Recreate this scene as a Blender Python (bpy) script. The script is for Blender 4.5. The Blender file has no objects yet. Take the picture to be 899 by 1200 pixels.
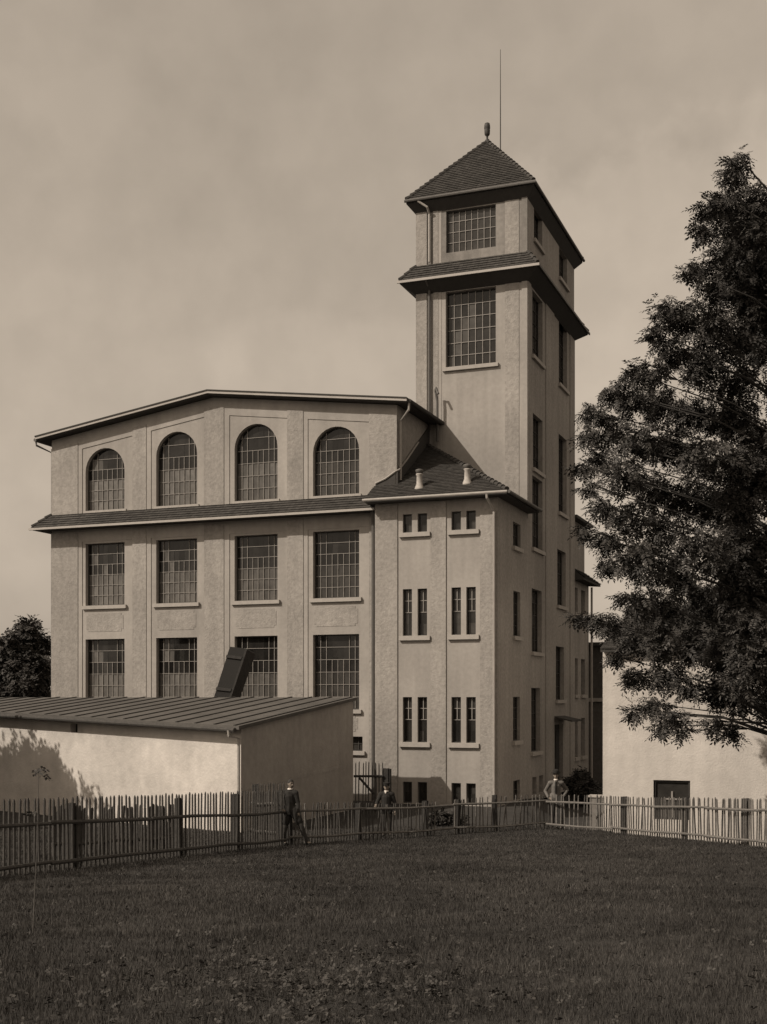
import bpy, bmesh, math, random
import numpy as np
from mathutils import Vector, Matrix
from mathutils.geometry import delaunay_2d_cdt

random.seed(7); RNG = np.random.default_rng(7)
S = bpy.context.scene
C = S.collection

# ------------------------------------------------------------------ camera
# x runs along the factory front, y away from it into the block, z up; the lens is at the origin
TH = math.radians(21.03)
cT, sT = math.cos(TH), math.sin(TH)
cam = bpy.data.cameras.new('camera'); camo = bpy.data.objects.new('camera', cam); C.objects.link(camo)
camo.rotation_euler = (math.pi/2, 0, TH)
cam.sensor_fit = 'VERTICAL'; cam.sensor_height = 24; cam.lens = 1433/1200*24
cam.shift_y = 218/1200; cam.clip_start = .1; cam.clip_end = 3000
S.camera = camo

# ------------------------------------------------------------------ light
LX, LY, LZ = .85, 1.0, -1.1                      # the way sunlight travels
el = math.atan2(-LZ, math.hypot(LX, LY)); az = math.atan2(-LX, -LY)
W = bpy.data.worlds.new('World'); S.world = W; W.use_nodes = True
n = W.node_tree.nodes; l = W.node_tree.links; n.clear()
sky = n.new('ShaderNodeTexSky'); sky.sky_type = 'NISHITA'; sky.sun_disc = False
sky.sun_elevation = el; sky.sun_rotation = az % (2*math.pi); sky.air_density = 1.0; sky.dust_density = 3.0
bw = n.new('ShaderNodeRGBToBW'); l.new(sky.outputs[0], bw.inputs[0])
tc = n.new('ShaderNodeTexCoord')
def wnoise(scale, detail, lo, hi, a, b):
    t = n.new('ShaderNodeTexNoise'); t.inputs['Scale'].default_value = scale; t.inputs['Detail'].default_value = detail
    l.new(tc.outputs['Generated'], t.inputs['Vector'])
    r = n.new('ShaderNodeMapRange'); r.inputs[1].default_value = lo; r.inputs[2].default_value = hi
    r.inputs[3].default_value = a; r.inputs[4].default_value = b
    l.new(t.outputs['Fac'], r.inputs[0]); return r.outputs[0]
def wmath(op, a, b):
    m = n.new('ShaderNodeMath'); m.operation = op
    for i, v in enumerate((a, b)):
        if isinstance(v, (int, float)): m.inputs[i].default_value = v
        else: l.new(v, m.inputs[i])
    return m.outputs[0]
flat = wmath('ADD', wmath('MULTIPLY', bw.outputs[0], .45), 2.2)      # thin even overcast veil over the blue
cl = wmath('MULTIPLY', flat, wnoise(3.6, 7, .38, .60, .955, 1.065))
cl = wmath('MULTIPLY', cl, wnoise(22, 6, .35, .65, .955, 1.04))
def bank(px, py, sx, sy, amt, seed):                # a soft pale bank of cloud lying in this direction
    v = Vector((cT*(px-449.5)/1433-sT, sT*(px-449.5)/1433+cT, (818-py)/1433)).normalized()
    d = n.new('ShaderNodeVectorMath'); d.operation = 'SUBTRACT'; l.new(tc.outputs['Generated'], d.inputs[0]); d.inputs[1].default_value = v
    e = n.new('ShaderNodeVectorMath'); e.operation = 'MULTIPLY'; l.new(d.outputs[0], e.inputs[0]); e.inputs[1].default_value = (1/sx, 1/sx, 1/sy)
    g = n.new('ShaderNodeVectorMath'); g.operation = 'LENGTH'; l.new(e.outputs[0], g.inputs[0])
    q = wmath('ADD', g.outputs['Value'], wnoise(seed, 6, .3, .7, -.45, .45))
    r = n.new('ShaderNodeMapRange'); r.interpolation_type = 'SMOOTHSTEP'; r.inputs[1].default_value = 1.0; r.inputs[2].default_value = .66; r.inputs[3].default_value = 1; r.inputs[4].default_value = 1+amt
    l.new(q, r.inputs[0]); return r.outputs[0]
cl = wmath('MULTIPLY', cl, bank(775, 310, .16, .10, .17, 9.0))
cl = wmath('MULTIPLY', cl, bank(380, 430, .16, .05, .08, 7.0))
mx = n.new('ShaderNodeVectorMath'); mx.operation = 'SCALE'; mx.inputs[0].default_value = (1.175, .99, .795)
l.new(cl, mx.inputs['Scale'])
bg = n.new('ShaderNodeBackground'); bg.inputs['Strength'].default_value = .12
l.new(mx.outputs[0], bg.inputs['Color'])
wo = n.new('ShaderNodeOutputWorld'); l.new(bg.outputs[0], wo.inputs['Surface'])

sun = bpy.data.lights.new('sun', 'SUN'); sun.energy = 3.5; sun.angle = math.radians(.5); sun.color = (1, .905, .785)
suno = bpy.data.objects.new('sun', sun); C.objects.link(suno)
suno.rotation_euler = Vector((LX, LY, LZ)).to_track_quat('-Z', 'Y').to_euler()
S.view_settings.view_transform = 'Standard'; S.view_settings.look = 'None'
S.view_settings.exposure = 0; S.view_settings.gamma = 1

# ------------------------------------------------------------------ materials
MATS = {}
def mat(name, col, rough=.85, var=.15, scale=3.0, bump=0., bscale=40., var2=0., scale2=.35, spec=.3, island=0., streak=0.):
    if name in MATS: return MATS[name]
    m = bpy.data.materials.new(name); m.use_nodes = True
    N = m.node_tree.nodes; L = m.node_tree.links
    p = N['Principled BSDF']; p.inputs['Roughness'].default_value = rough
    p.inputs['Specular IOR Level'].default_value = spec
    g = N.new('ShaderNodeNewGeometry')
    fac = None
    def mul(a, b):
        if a is None: return b
        k = N.new('ShaderNodeMath'); k.operation = 'MULTIPLY'; L.new(a, k.inputs[0]); L.new(b, k.inputs[1]); return k.outputs[0]
    def nz(sc, amt, vec=None, det=5):
        t = N.new('ShaderNodeTexNoise'); t.inputs['Scale'].default_value = sc; t.inputs['Detail'].default_value = det
        L.new(vec if vec is not None else g.outputs['Position'], t.inputs['Vector'])
        r = N.new('ShaderNodeMapRange'); r.inputs[1].default_value = .3; r.inputs[2].default_value = .7
        r.inputs[3].default_value = 1-amt; r.inputs[4].default_value = 1+amt
        L.new(t.outputs['Fac'], r.inputs[0]); return r.outputs[0]
    if var: fac = mul(fac, nz(scale, var))
    if var2: fac = mul(fac, nz(scale2, var2))
    if streak:
        v = N.new('ShaderNodeVectorMath'); v.operation = 'MULTIPLY'; v.inputs[1].default_value = (2.2, 2.2, .12)
        L.new(g.outputs['Position'], v.inputs[0]); fac = mul(fac, nz(1.0, streak, v.outputs[0]))
    if island:
        r = N.new('ShaderNodeMapRange'); r.inputs[3].default_value = 1-island; r.inputs[4].default_value = 1+island
        L.new(g.outputs['Random Per Island'], r.inputs[0]); fac = mul(fac, r.outputs[0])
    if fac is None: p.inputs['Base Color'].default_value = (*col, 1)
    else:
        s = N.new('ShaderNodeVectorMath'); s.operation = 'SCALE'; s.inputs[0].default_value = col
        L.new(fac, s.inputs['Scale']); L.new(s.outputs[0], p.inputs['Base Color'])
    if bump:
        t = N.new('ShaderNodeTexNoise'); t.inputs['Scale'].default_value = bscale; t.inputs['Detail'].default_value = 3
        L.new(g.outputs['Position'], t.inputs['Vector'])
        b = N.new('ShaderNodeBump'); b.inputs['Strength'].default_value = bump; b.inputs['Distance'].default_value = .03
        L.new(t.outputs['Fac'], b.inputs['Height']); L.new(b.outputs[0], p.inputs['Normal'])
    MATS[name] = m; return m
def tint(v, w=1.0): return (v, v*(1-.075*w), v*(1-.15*w))
M_SMOOTH = mat('smooth_plaster', tint(.325), .9, .06, 6, .2, 30, .13, .3, streak=.09)
M_ROUGH = mat('roughcast_plaster', tint(.295), .95, .14, 7, .65, 15, .14, .35, streak=.09)
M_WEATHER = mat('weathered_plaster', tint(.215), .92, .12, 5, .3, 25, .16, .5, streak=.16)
M_SILL = mat('sill_stone', tint(.36), .85, .08, 5)
M_TILE = mat('clay_tiles', tint(.052), .92, .15, 4, .2, 30, .14, .5, island=.18)
M_DECK = mat('roof_boards', tint(.052), .9, .1, 5)
M_GUTTER = mat('painted_gutter', tint(.38), .6, .06, 3)
M_PIPE = mat('zinc_pipe', tint(.33), .55, .1, 4)
M_PIPED = mat('dark_zinc_pipe', tint(.10), .6, .1, 4)
M_BAR = mat('white_glazing_bar', tint(.26), .6, .1, 9)
M_METAL = mat('dark_iron', tint(.05), .6, .1, 8)
M_WHITEW = mat('white_limewash', tint(.53), .95, .05, 4, .35, 14, .10, .45, streak=.08)
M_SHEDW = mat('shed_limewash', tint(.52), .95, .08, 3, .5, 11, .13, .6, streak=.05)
M_FELT = mat('roofing_felt', tint(.092), .9, .10, 2, .15, 25, .15, .5)
M_SEAM = mat('felt_batten', tint(.052), .9, .1, 4)
M_WOOD = mat('weathered_wood', tint(.062), .85, .2, 9, .4, 30, island=.25)
M_WOODL = mat('sunlit_wood', tint(.135), .85, .2, 9, .4, 30, island=.25)  # sunlight caught by rails and pickets is put into this paler tone
M_WOODD = mat('dark_wood', tint(.034), .85, .2, 9, .4, 30)
M_LEAF = mat('tree_leaf', tint(.046), .6, .2, 2, island=.45, spec=.25)
M_LEAF2 = mat('far_leaf', tint(.050), .65, .2, 2, island=.4, spec=.2)
M_BARK = mat('bark', tint(.042), .9, .25, 8, .6, 20)
M_GRASS = mat('grass_blades', tint(.051), .8, .32, 1.6, var2=.32, scale2=.35, island=.7, spec=.2)
M_WEED = mat('weed_leaves', tint(.048), .7, .2, 2, island=.4, spec=.2)
M_SOIL = mat('meadow_soil', tint(.034), .95, .25, 2.5, .6, 9, .2, .25)
M_DARKWALL = mat('dark_render', tint(.085), .95, .15, 4, .4, 10)
M_BRICK = mat('brown_wall', tint(.11), .95, .15, 5, .4, 12)
M_SKIN = mat('skin', (.21, .175, .145), .7, .05, 9)
M_CLOTHD = mat('dark_cloth', tint(.024), .9, .1, 20, .2, 60)
M_CLOTHT = mat('trouser_cloth', tint(.042), .9, .1, 20, .2, 60)
M_CLOTHL = mat('grey_cloth', tint(.13), .9, .1, 20, .2, 60)
M_WHITE = mat('white_linen', tint(.7), .8, .03, 9)
M_HAIR = mat('hair', tint(.035), .8, .1, 20)
M_BLACK = mat('black_felt', tint(.022), .9, .1, 20)

def glass_mat():
    m = bpy.data.materials.new('window_pane'); m.use_nodes = True
    N = m.node_tree.nodes; L = m.node_tree.links; p = N['Principled BSDF']
    a = N.new('ShaderNodeAttribute'); a.attribute_name = 'tone'
    g = N.new('ShaderNodeNewGeometry'); t = N.new('ShaderNodeTexNoise'); t.inputs['Scale'].default_value = 3.5; t.inputs['Detail'].default_value = 4
    L.new(g.outputs['Position'], t.inputs['Vector'])
    r = N.new('ShaderNodeMapRange'); r.inputs[1].default_value = .3; r.inputs[2].default_value = .7; r.inputs[3].default_value = .8; r.inputs[4].default_value = 1.2
    L.new(t.outputs['Fac'], r.inputs[0])
    k = N.new('ShaderNodeMath'); k.operation = 'MULTIPLY'; L.new(a.outputs['Fac'], k.inputs[0]); L.new(r.outputs[0], k.inputs[1])
    s = N.new('ShaderNodeVectorMath'); s.operation = 'SCALE'; s.inputs[0].default_value = (1, .93, .85); L.new(k.outputs[0], s.inputs['Scale'])
    L.new(s.outputs[0], p.inputs['Base Color'])
    q = N.new('ShaderNodeMapRange'); q.inputs[1].default_value = .03; q.inputs[2].default_value = .15; q.inputs[3].default_value = .06; q.inputs[4].default_value = .6
    L.new(a.outputs['Fac'], q.inputs[0]); L.new(q.outputs[0], p.inputs['Roughness'])
    p.inputs['Specular IOR Level'].default_value = .28
    return m
M_GLASS = glass_mat()

# ------------------------------------------------------------------ helpers
WL = {}                                            # world position of every object made here
def link(o, parent=None, loc=(0, 0, 0)):
    C.objects.link(o); o.location = loc; WL[o] = Vector(loc)
    if parent is not None:
        o.parent = parent; o.matrix_parent_inverse = Matrix.Translation(-WL[parent])
    return o
def tag(o, label=None, cat=None, group=None, kind=None):
    if label: o['label'] = label
    if cat: o['category'] = cat
    if group: o['group'] = group
    if kind: o['kind'] = kind
    return o
def thing(name, label, cat, loc, group=None):
    o = bpy.data.objects.new(name, None); o.empty_display_size = .3
    return tag(link(o, None, loc), label, cat, group)
def mesh_obj(name, me, m, parent=None):
    if len(me.vertices):
        co = np.empty(len(me.vertices)*3, 'f'); me.vertices.foreach_get('co', co); co = co.reshape(-1, 3)
        c = (co.min(0)+co.max(0))/2; c[2] = co[:, 2].min()
        co -= c; me.vertices.foreach_set('co', co.ravel()); me.update()
    else: c = (0, 0, 0)
    if m is not None: me.materials.append(m)
    return link(bpy.data.objects.new(name, me), parent, tuple(float(x) for x in c))
class MB:                                          # collects shapes, then becomes ONE mesh object
    def __init__(s): s.v = []; s.f = []; s.att = []
    def add(s, vs, fs):
        k = len(s.v); s.v += [tuple(v) for v in vs]; s.f += [tuple(i+k for i in f) for f in fs]; return s
    def hexa(s, P):                                # 8 corners: bottom loop, top loop
        return s.add(P, [(3, 2, 1, 0), (4, 5, 6, 7), (0, 1, 5, 4), (1, 2, 6, 5), (2, 3, 7, 6), (3, 0, 4, 7)])
    def box(s, x0, x1, y0, y1, z0, z1):
        return s.hexa([(x0, y0, z0), (x1, y0, z0), (x1, y1, z0), (x0, y1, z0), (x0, y0, z1), (x1, y0, z1), (x1, y1, z1), (x0, y1, z1)])
    def prism(s, poly, d):                         # closed solid: planar polygon pushed along d
        k = len(poly); d = Vector(d); a = [Vector(p) for p in poly]
        return s.add(a+[p+d for p in a], [tuple(range(k))[::-1], tuple(range(k, 2*k))]+[(i, (i+1) % k, (i+1) % k+k, i+k) for i in range(k)])
    def tube(s, pts, rad, seg=8, cap=True):
        pts = [Vector(p) for p in pts]; rr = rad if isinstance(rad, (list, tuple)) else [rad]*len(pts); k0 = len(s.v)
        up = None
        for i, p in enumerate(pts):
            a = pts[max(i-1, 0)]; b = pts[min(i+1, len(pts)-1)]; d = (b-a).normalized()
            if up is None: up = Vector((0, 0, 1)) if abs(d.z) < .9 else Vector((1, 0, 0))
            x = d.cross(up).normalized(); y = x.cross(d).normalized(); up = y
            for j in range(seg):
                t = 2*math.pi*j/seg; s.v.append(tuple(p+(x*math.cos(t)+y*math.sin(t))*rr[i]))
        for i in range(len(pts)-1):
            for j in range(seg):
                a = k0+i*seg+j; b = k0+i*seg+(j+1) % seg; s.f.append((a, b, b+seg, a+seg))
        if cap:
            s.f.append(tuple(range(k0, k0+seg))[::-1]); e = k0+(len(pts)-1)*seg; s.f.append(tuple(range(e, e+seg)))
        return s
    def lathe(s, c, prof, seg=12):
        k0 = len(s.v); c = Vector(c)
        for r, z in prof:
            for j in range(seg):
                t = 2*math.pi*j/seg; s.v.append((c.x+r*math.cos(t), c.y+r*math.sin(t), c.z+z))
        for i in range(len(prof)-1):
            for j in range(seg):
                a = k0+i*seg+j; b = k0+i*seg+(j+1) % seg; s.f.append((a, b, b+seg, a+seg))
        s.f.append(tuple(range(k0, k0+seg))[::-1]); e = k0+(len(prof)-1)*seg; s.f.append(tuple(range(e, e+seg)))
        return s
    def mesh(s, name):
        me = bpy.data.meshes.new(name); me.from_pydata(s.v, [], s.f); me.update(); return me
    def build(s, name, m, parent=None, smooth=False):
        me = s.mesh(name)
        if smooth: me.polygons.foreach_set('use_smooth', [True]*len(me.polygons))
        return mesh_obj(name, me, m, parent)
def site(lat, d, z=0.): return Vector((cT*lat-sT*d, sT*lat+cT*d, z))       # sideways / forward from where the photographer stands
def lane(d):                                       # the lane behind the right-hand fence lies lower than the meadow
    return float(np.interp(d, [20, 25, 29.9, 39, 40.2, 44, 50, 75], [9.6, 9.25, 8.95, 7.15, 5.9, 5.2, 6.0, 9.0]))
def gz(lat, d):                                    # height of the ground
    k = 39.5
    if d < k-4: z = -1.57-.073*d
    else:
        t = min((d-(k-4))/8, 1); z = -1.57-.073*(k-4)-(.073*8)*(t-t*t/2)
    z += .02*min(max(lat, 0), 12)*min(1, max(0, (46-d)/6))
    t = min(max((lat-lane(d))/1.2, 0), 1); t = t*t*(3-2*t)*min(max((d-20)/4, 0), 1)
    return z+(min(z, -5.05)-z)*t
def gzw(x, y): return gz(cT*x+sT*y, -sT*x+cT*y)

# planes of the walls: u along the wall, v up, w into the wall
def FRONT(c): return lambda u, v, w=0.: (u, c+w, v)
def RIGHT(c): return lambda u, v, w=0.: (c-w, u, v)
def LEFT(c): return lambda u, v, w=0.: (c+w, u, v)
def BACK(c): return lambda u, v, w=0.: (u, c-w, v)
def inside(p, poly):
    x, y = p; r = False; j = len(poly)-1
    for i in range(len(poly)):
        xi, yi = poly[i]; xj, yj = poly[j]
        if (yi > y) != (yj > y) and x < (xj-xi)*(y-yi)/(yj-yi)+xi: r = not r
        j = i
    return r
def wall(name, P, outer, holes, m, parent, reveal=.28):
    vs = [Vector(p) for p in outer]; es = [(i, (i+1) % len(outer)) for i in range(len(outer))]
    for h in holes:
        k = len(vs); vs += [Vector(p) for p in h]; es += [(k+i, k+(i+1) % len(h)) for i in range(len(h))]
    r = delaunay_2d_cdt(vs, es, [], 0, 1e-5)
    pv = r[0]; mb = MB(); fs = []
    for f in r[2]:
        c = sum((pv[i] for i in f), Vector((0, 0)))/len(f)
        if inside(c, outer) and not any(inside(c, h) for h in holes): fs.append(tuple(f))
    mb.add([P(p.x, p.y) for p in pv], fs)
    for h in holes:
        for i in range(len(h)):
            a = h[i]; b = h[(i+1) % len(h)]
            mb.add([P(*a), P(*b), P(*b, reveal), P(*a, reveal)], [(0, 1, 2, 3)])
    return mb.build(name, m, parent)
def rect(u0, u1, v0, v1): return [(u0, v0), (u1, v0), (u1, v1), (u0, v1)]
def arch(u0, u1, v0, v1, k=14):
    r = (u1-u0)/2; c = (u0+u1)/2
    return [(u0, v0), (u1, v0)]+[(c+r*math.cos(math.pi*i/k), v1-r+r*math.sin(math.pi*i/k)) for i in range(k+1)]
def slab(name, P, poly, t, m, parent, t0=.0):       # a flat field standing t proud of the wall
    k = len(poly); mb = MB()
    vs = [P(u, v, -t) for u, v in poly]+[P(u, v, .02) for u, v in poly]
    fs = [(i, (i+1) % k, (i+1) % k+k, i+k) for i in range(k)]
    q = delaunay_2d_cdt([Vector(p) for p in poly], [(i, (i+1) % k) for i in range(k)], [], 1, 1e-5)
    mb.add([P(p.x, p.y, -t) for p in q[0]], [tuple(f) for f in q[2]]); mb.add(vs, fs)
    return mb.build(name, m, parent)
def pbox(mb, P, u0, u1, v0, v1, w0, w1):
    mb.hexa([P(u0, v0, w0), P(u1, v0, w0), P(u1, v0, w1), P(u0, v0, w1), P(u0, v1, w0), P(u1, v1, w0), P(u1, v1, w1), P(u0, v1, w1)])

def window(P, u0, u1, v0, v1, parent, cols=8, rows=6, arched=False, sill=True, reveal=.28, bar=.021, style='hall', tone=None, label=None):
    """frame (the part) with panes, glazing bars and sill as its sub-parts"""
    fr = MB(); t = .05; w0, w1 = reveal-.07, reveal+.03
    rad = (u1-u0)/2; cu = (u0+u1)/2; spring = v1-rad
    if arched:
        pbox(fr, P, u0, u0+t, v0, spring, w0, w1); pbox(fr, P, u1-t, u1, v0, spring, w0, w1); pbox(fr, P, u0+t, u1-t, v0, v0+t, w0, w1)
        k = 12
        for i in range(k):
            a0, a1 = math.pi*i/k, math.pi*(i+1)/k
            q = lambda a, r, w: P(cu+r*math.cos(a), spring+r*math.sin(a), w)
            fr.hexa([q(a0, rad-t, w0), q(a0, rad, w0), q(a0, rad, w1), q(a0, rad-t, w1), q(a1, rad-t, w0), q(a1, rad, w0), q(a1, rad, w1), q(a1, rad-t, w1)])
    else:
        pbox(fr, P, u0, u0+t, v0, v1, w0, w1); pbox(fr, P, u1-t, u1, v0, v1, w0, w1)
        pbox(fr, P, u0+t, u1-t, v0, v0+t, w0, w1); pbox(fr, P, u0+t, u1-t, v1-t, v1, w0, w1)
    fo = fr.build('window', M_WOODD if style in ('wing', 'side') else M_METAL, parent)
    if label: fo['label'] = label
    # panes: every one its own face, set a hair out of true
    g = MB(); tones = []
    for i in range(cols):
        for j in range(rows):
            a0 = u0+(u1-u0)*i/cols; a1 = u0+(u1-u0)*(i+1)/cols; b0 = v0+(v1-v0)*j/rows; b1 = v0+(v1-v0)*(j+1)/rows
            quad = [(a0, b0), (a1, b0), (a1, b1), (a0, b1)]
            if arched and b1 > spring:
                def lim(u): return spring+math.sqrt(max(rad*rad-(u-cu)**2, 0))
                if lim((a0+a1)/2) <= b0: continue
                quad = [(a0, b0), (a1, b0), (a1, max(min(b1, lim(a1)), b0)), (a0, max(min(b1, lim(a0)), b0))]
            k = [random.uniform(-.006, .006) for _ in range(2)]
            g.add([P(u, v, reveal-.02+k[0]*(1 if q in (0, 3) else -1)+k[1]*(1 if q < 2 else -1)) for q, (u, v) in enumerate(quad)], [(0, 1, 2, 3)])
            tones.append(tone(i, j, cols, rows) if tone else random.uniform(.02, .05))
    me = g.mesh('panes'); at = me.attributes.new('tone', 'FLOAT', 'FACE'); at.data.foreach_set('value', tones)
    go = mesh_obj('panes', me, M_GLASS, fo); go['kind'] = 'stuff'
    b = MB(); wa, wb = reveal-.055, reveal-.01
    def hb(j, i0=0, i1=None, dv=0):
        i1 = cols if i1 is None else i1
        v = v0+(v1-v0)*j/rows+dv; a = u0+(u1-u0)*i0/cols; c = u0+(u1-u0)*i1/cols
        if arched and v > spring:
            h = math.sqrt(max(rad*rad-(v-spring)**2, 0)); a = max(a, cu-h); c = min(c, cu+h)
        pbox(b, P, a, c, v-bar/2, v+bar/2, wa, wb)
    def vb(i, j0=0, j1=None):
        j1 = rows if j1 is None else j1
        u = u0+(u1-u0)*i/cols; c = v0+(v1-v0)*j0/rows; d = v0+(v1-v0)*j1/rows
        if arched and d > spring: d = min(d, spring+math.sqrt(max(rad*rad-(u-cu)**2, 0)))
        pbox(b, P, u-bar/2, u+bar/2, c, d, wa-.004, wb+.004)
    if style == 'hall':
        for j in range(1, rows): hb(j)
        for i in range(1, cols): vb(i, 0, rows if i in (1, 2, cols-2, cols-1) else rows-2)
    elif style == 'tower':
        for j in range(1, rows): hb(j)
        for i in range(1, cols): vb(i)
    elif style == 'wing':
        for j in range(rows//2, rows): hb(j)
        for i in range(1, cols): vb(i, rows//2, rows)
    elif style == 'side':
        for j in range(1, rows): hb(j)
        for i in range(1, cols): vb(i)
    if b.v: b.build('glazing_bars', M_BAR if style in ('hall', 'tower', 'wing') else M_WOOD, fo)
    if sill:
        sl = MB(); o = .13; pbox(sl, P, u0-o, u1+o, v0-.17, v0-.003, -.12, reveal-.08); sl.build('sill', M_SILL, fo)
    return fo

def tiles(name, O, U, V, poly, parent, tw=.19, ch=.17, m=None):
    """courses of lapped tiles covering a planar polygon given in (u, v), v up the slope"""
    O, U, V = Vector(O), Vector(U).normalized(), Vector(V).normalized(); Nn = U.cross(V)
    if Nn.z < 0: Nn = -Nn
    def span(v):
        xs = []
        for i in range(len(poly)):
            (a, b), (c, d) = poly[i], poly[(i+1) % len(poly)]
            if (b <= v < d) or (d <= v < b): xs.append(a+(c-a)*(v-b)/(d-b))
        return (min(xs), max(xs)) if len(xs) >= 2 else None
    vmax = max(p[1] for p in poly); mb = MB()
    q = lambda u, v, h: O+U*u+V*v+Nn*h
    k = 0
    while k*ch < vmax:
        v0 = k*ch; v1 = min(v0+ch*1.12, vmax-.001); s0 = span(v0+.001); s1 = span(v1)
        k += 1
        if not s0: continue
        if not s1: s1 = ((s0[0]+s0[1])/2,)*2
        u = s0[0]-(tw/2 if k % 2 else 0)-tw
        u = min(s0[0], s1[0])-(tw/2 if k % 2 else 0)
        while u < max(s0[1], s1[1]):
            a0 = min(max(u, s0[0]), s0[1]); b0 = min(max(u+tw*.97, s0[0]), s0[1])
            a1 = min(max(u, s1[0]), s1[1]); b1 = min(max(u+tw*.97, s1[0]), s1[1]); u += tw
            if b0-a0 < .01 and b1-a1 < .01: continue
            h = .05+random.uniform(-.005, .007); dv = random.uniform(-.007, .007)
            mb.add([q(a0, v0+dv, h), q(b0, v0+dv, h), q(b1, v1, .012), q(a1, v1, .012), q(a0, v0+dv, .0), q(b0, v0+dv, .0)],
                   [(0, 1, 2, 3), (4, 5, 1, 0)])
    o = mb.build(name, m or M_TILE, parent); o['kind'] = 'stuff'
    return o
def hip_tiles(name, a, b, parent, r=.11, step=.36):
    a, b = Vector(a), Vector(b); L_ = (b-a).length; k = max(int(L_/step), 1); mb = MB()
    for i in range(k):
        p = a.lerp(b, i/k); q = a.lerp(b, min((i+1.12)/k, 1)); mb.tube([p+Vector((0, 0, .03+random.uniform(0, .015))), q+Vector((0, 0, .0))], [r*1.1, r*.85], 8)
    o = mb.build(name, M_TILE, parent); o['kind'] = 'stuff'; return o

# ------------------------------------------------------------------ ground
def ground():
    ds = list(np.arange(-40, 4, 4.))+list(np.arange(4, 60, .5))+list(np.arange(60, 140, 8.))+[160, 220, 320, 500, 900, 1600]
    ls = [-1500, -700, -300, -150, -90, -60]+list(np.arange(-44, 45, .75))+[60, 90, 150, 300, 700, 1500]
    v = []; f = []
    for i, d in enumerate(ds):
        for j, t in enumerate(ls):
            z = gz(t, d)+(random.uniform(-.012, .012) if 5 < d < 36 else 0)
            p = site(t, d, z); v.append(tuple(p))
    m = len(ls)
    for i in range(len(ds)-1):
        for j in range(m-1): f.append((i*m+j, i*m+j+1, (i+1)*m+j+1, (i+1)*m+j))
    o = MB().add(v, f).build('ground', M_SOIL); o['kind'] = 'structure'
ground()

# ------------------------------------------------------------------ the factory
BZ = -4.7
XR = -13.58; YW = 48.35; YM = 49.1; YT = 53.24; YB = 62.98
XL = -35.94; XG = -18.25
fac = thing('factory_building', 'plastered factory hall with gabled top storey of arched windows, corner wing and tall tiled-roof tower', 'factory', (-24, 55, -4.45))
Pm, Pw, Pt = FRONT(YM), FRONT(YW), FRONT(YT); Pr = RIGHT(XR)

def roofline(x):
    xp, zp = -27.17, 13.66
    return zp-(xp-x)*.1475 if x < xp else zp-(x-xp)*.124
# hall front
cols_ = [(-34.03, -31.87), (-30.16, -28.0), (-26.08, -23.93), (-22.2, -20.01)]
arch_top = [11.79, 12.26, 12.29, 11.86]
hw = []
for (a, b), t in zip(cols_, arch_top):
    hw.append(('arch', a, b, 8.87, t)); hw.append(('rect', a, b, 4.37, 7.31)); hw.append(('rect', a, b, -.5, 2.78))
holes = [arch(a, b, c, d) if k == 'arch' else rect(a, b, c, d) for k, a, b, c, d in hw]
base_w = (-20.95, -19.85, -2.3, -1.67)
holes.append(rect(*base_w))
wall('hall_front_wall', Pm, [(XL, BZ), (XG, BZ), (XG, roofline(XG)), (-27.17, 13.66), (XL, roofline(XL))], holes, M_SMOOTH, fac)
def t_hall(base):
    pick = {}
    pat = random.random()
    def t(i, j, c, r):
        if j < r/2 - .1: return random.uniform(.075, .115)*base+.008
        if base > .95 and i in (1, 2, 3) and j in (3, 4) and random.random() < (.75 if i < 3 and j == 4-(i == 3) else .2): return random.uniform(.05, .12)  # paler panes stand in for light glimpsed through the far windows
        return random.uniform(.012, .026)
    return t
for k, a, b, c, d in hw:
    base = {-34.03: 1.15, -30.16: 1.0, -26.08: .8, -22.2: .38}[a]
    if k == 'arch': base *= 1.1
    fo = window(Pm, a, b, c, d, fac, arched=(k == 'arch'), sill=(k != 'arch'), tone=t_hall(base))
    if k == 'arch':
        s_ = MB(); pbox(s_, Pm, a-.1, b+.1, c-.12, c-.003, -.05, .2); s_.build('sill', M_SILL, fo)
window(Pm, *base_w, fac, cols=4, rows=2, style='side', sill=True)
# roughcast pilasters, bands and aprons on the hall
strips = [(XL, -34.43), (-31.41, -30.67), (-27.61, -26.6), (-23.44, -22.65), (-19.53, XG)]
for a, b in strips:
    slab('pilaster', Pm, [(a, BZ), (b if b != XG else -18.97, BZ), (b if b != XG else -18.97, 7.9), (a, 7.9)], .055, M_ROUGH, fac)
    ts = [(a, 8.7), (b, 8.7), (b, roofline(b)-.42)]+([(-27.17, 13.24)] if a < -27.17 < b else [])+[(a, roofline(a)-.42)]
    slab('pilaster', Pm, ts, .055, M_ROUGH, fac)
for a, b in [(-34.43, -34.2), (-30.67, -30.42), (-26.6, -26.33), (-22.65, -22.44)]:
    slab('band', Pm, rect(a, b, BZ, 7.9), .03, M_SMOOTH, fac)
    slab('band', Pm, [(a, 8.7), (b, 8.7), (b, roofline(b)-.42), (a, roofline(a)-.42)], .03, M_SMOOTH, fac)
for a, b in [(-34.2, -31.41), (-30.42, -27.61), (-26.33, -23.44), (-22.44, -19.53)]:      # sloping frieze over each arch
    slab('frieze', Pm, [(a, roofline(a)-.78), (b, roofline(b)-.78), (b, roofline(b)-.42), (a, roofline(a)-.42)], .03, M_SMOOTH, fac)
    slab('lintel_band', Pm, rect(a, b, 7.42, 7.9), .026, M_SMOOTH, fac)
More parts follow.
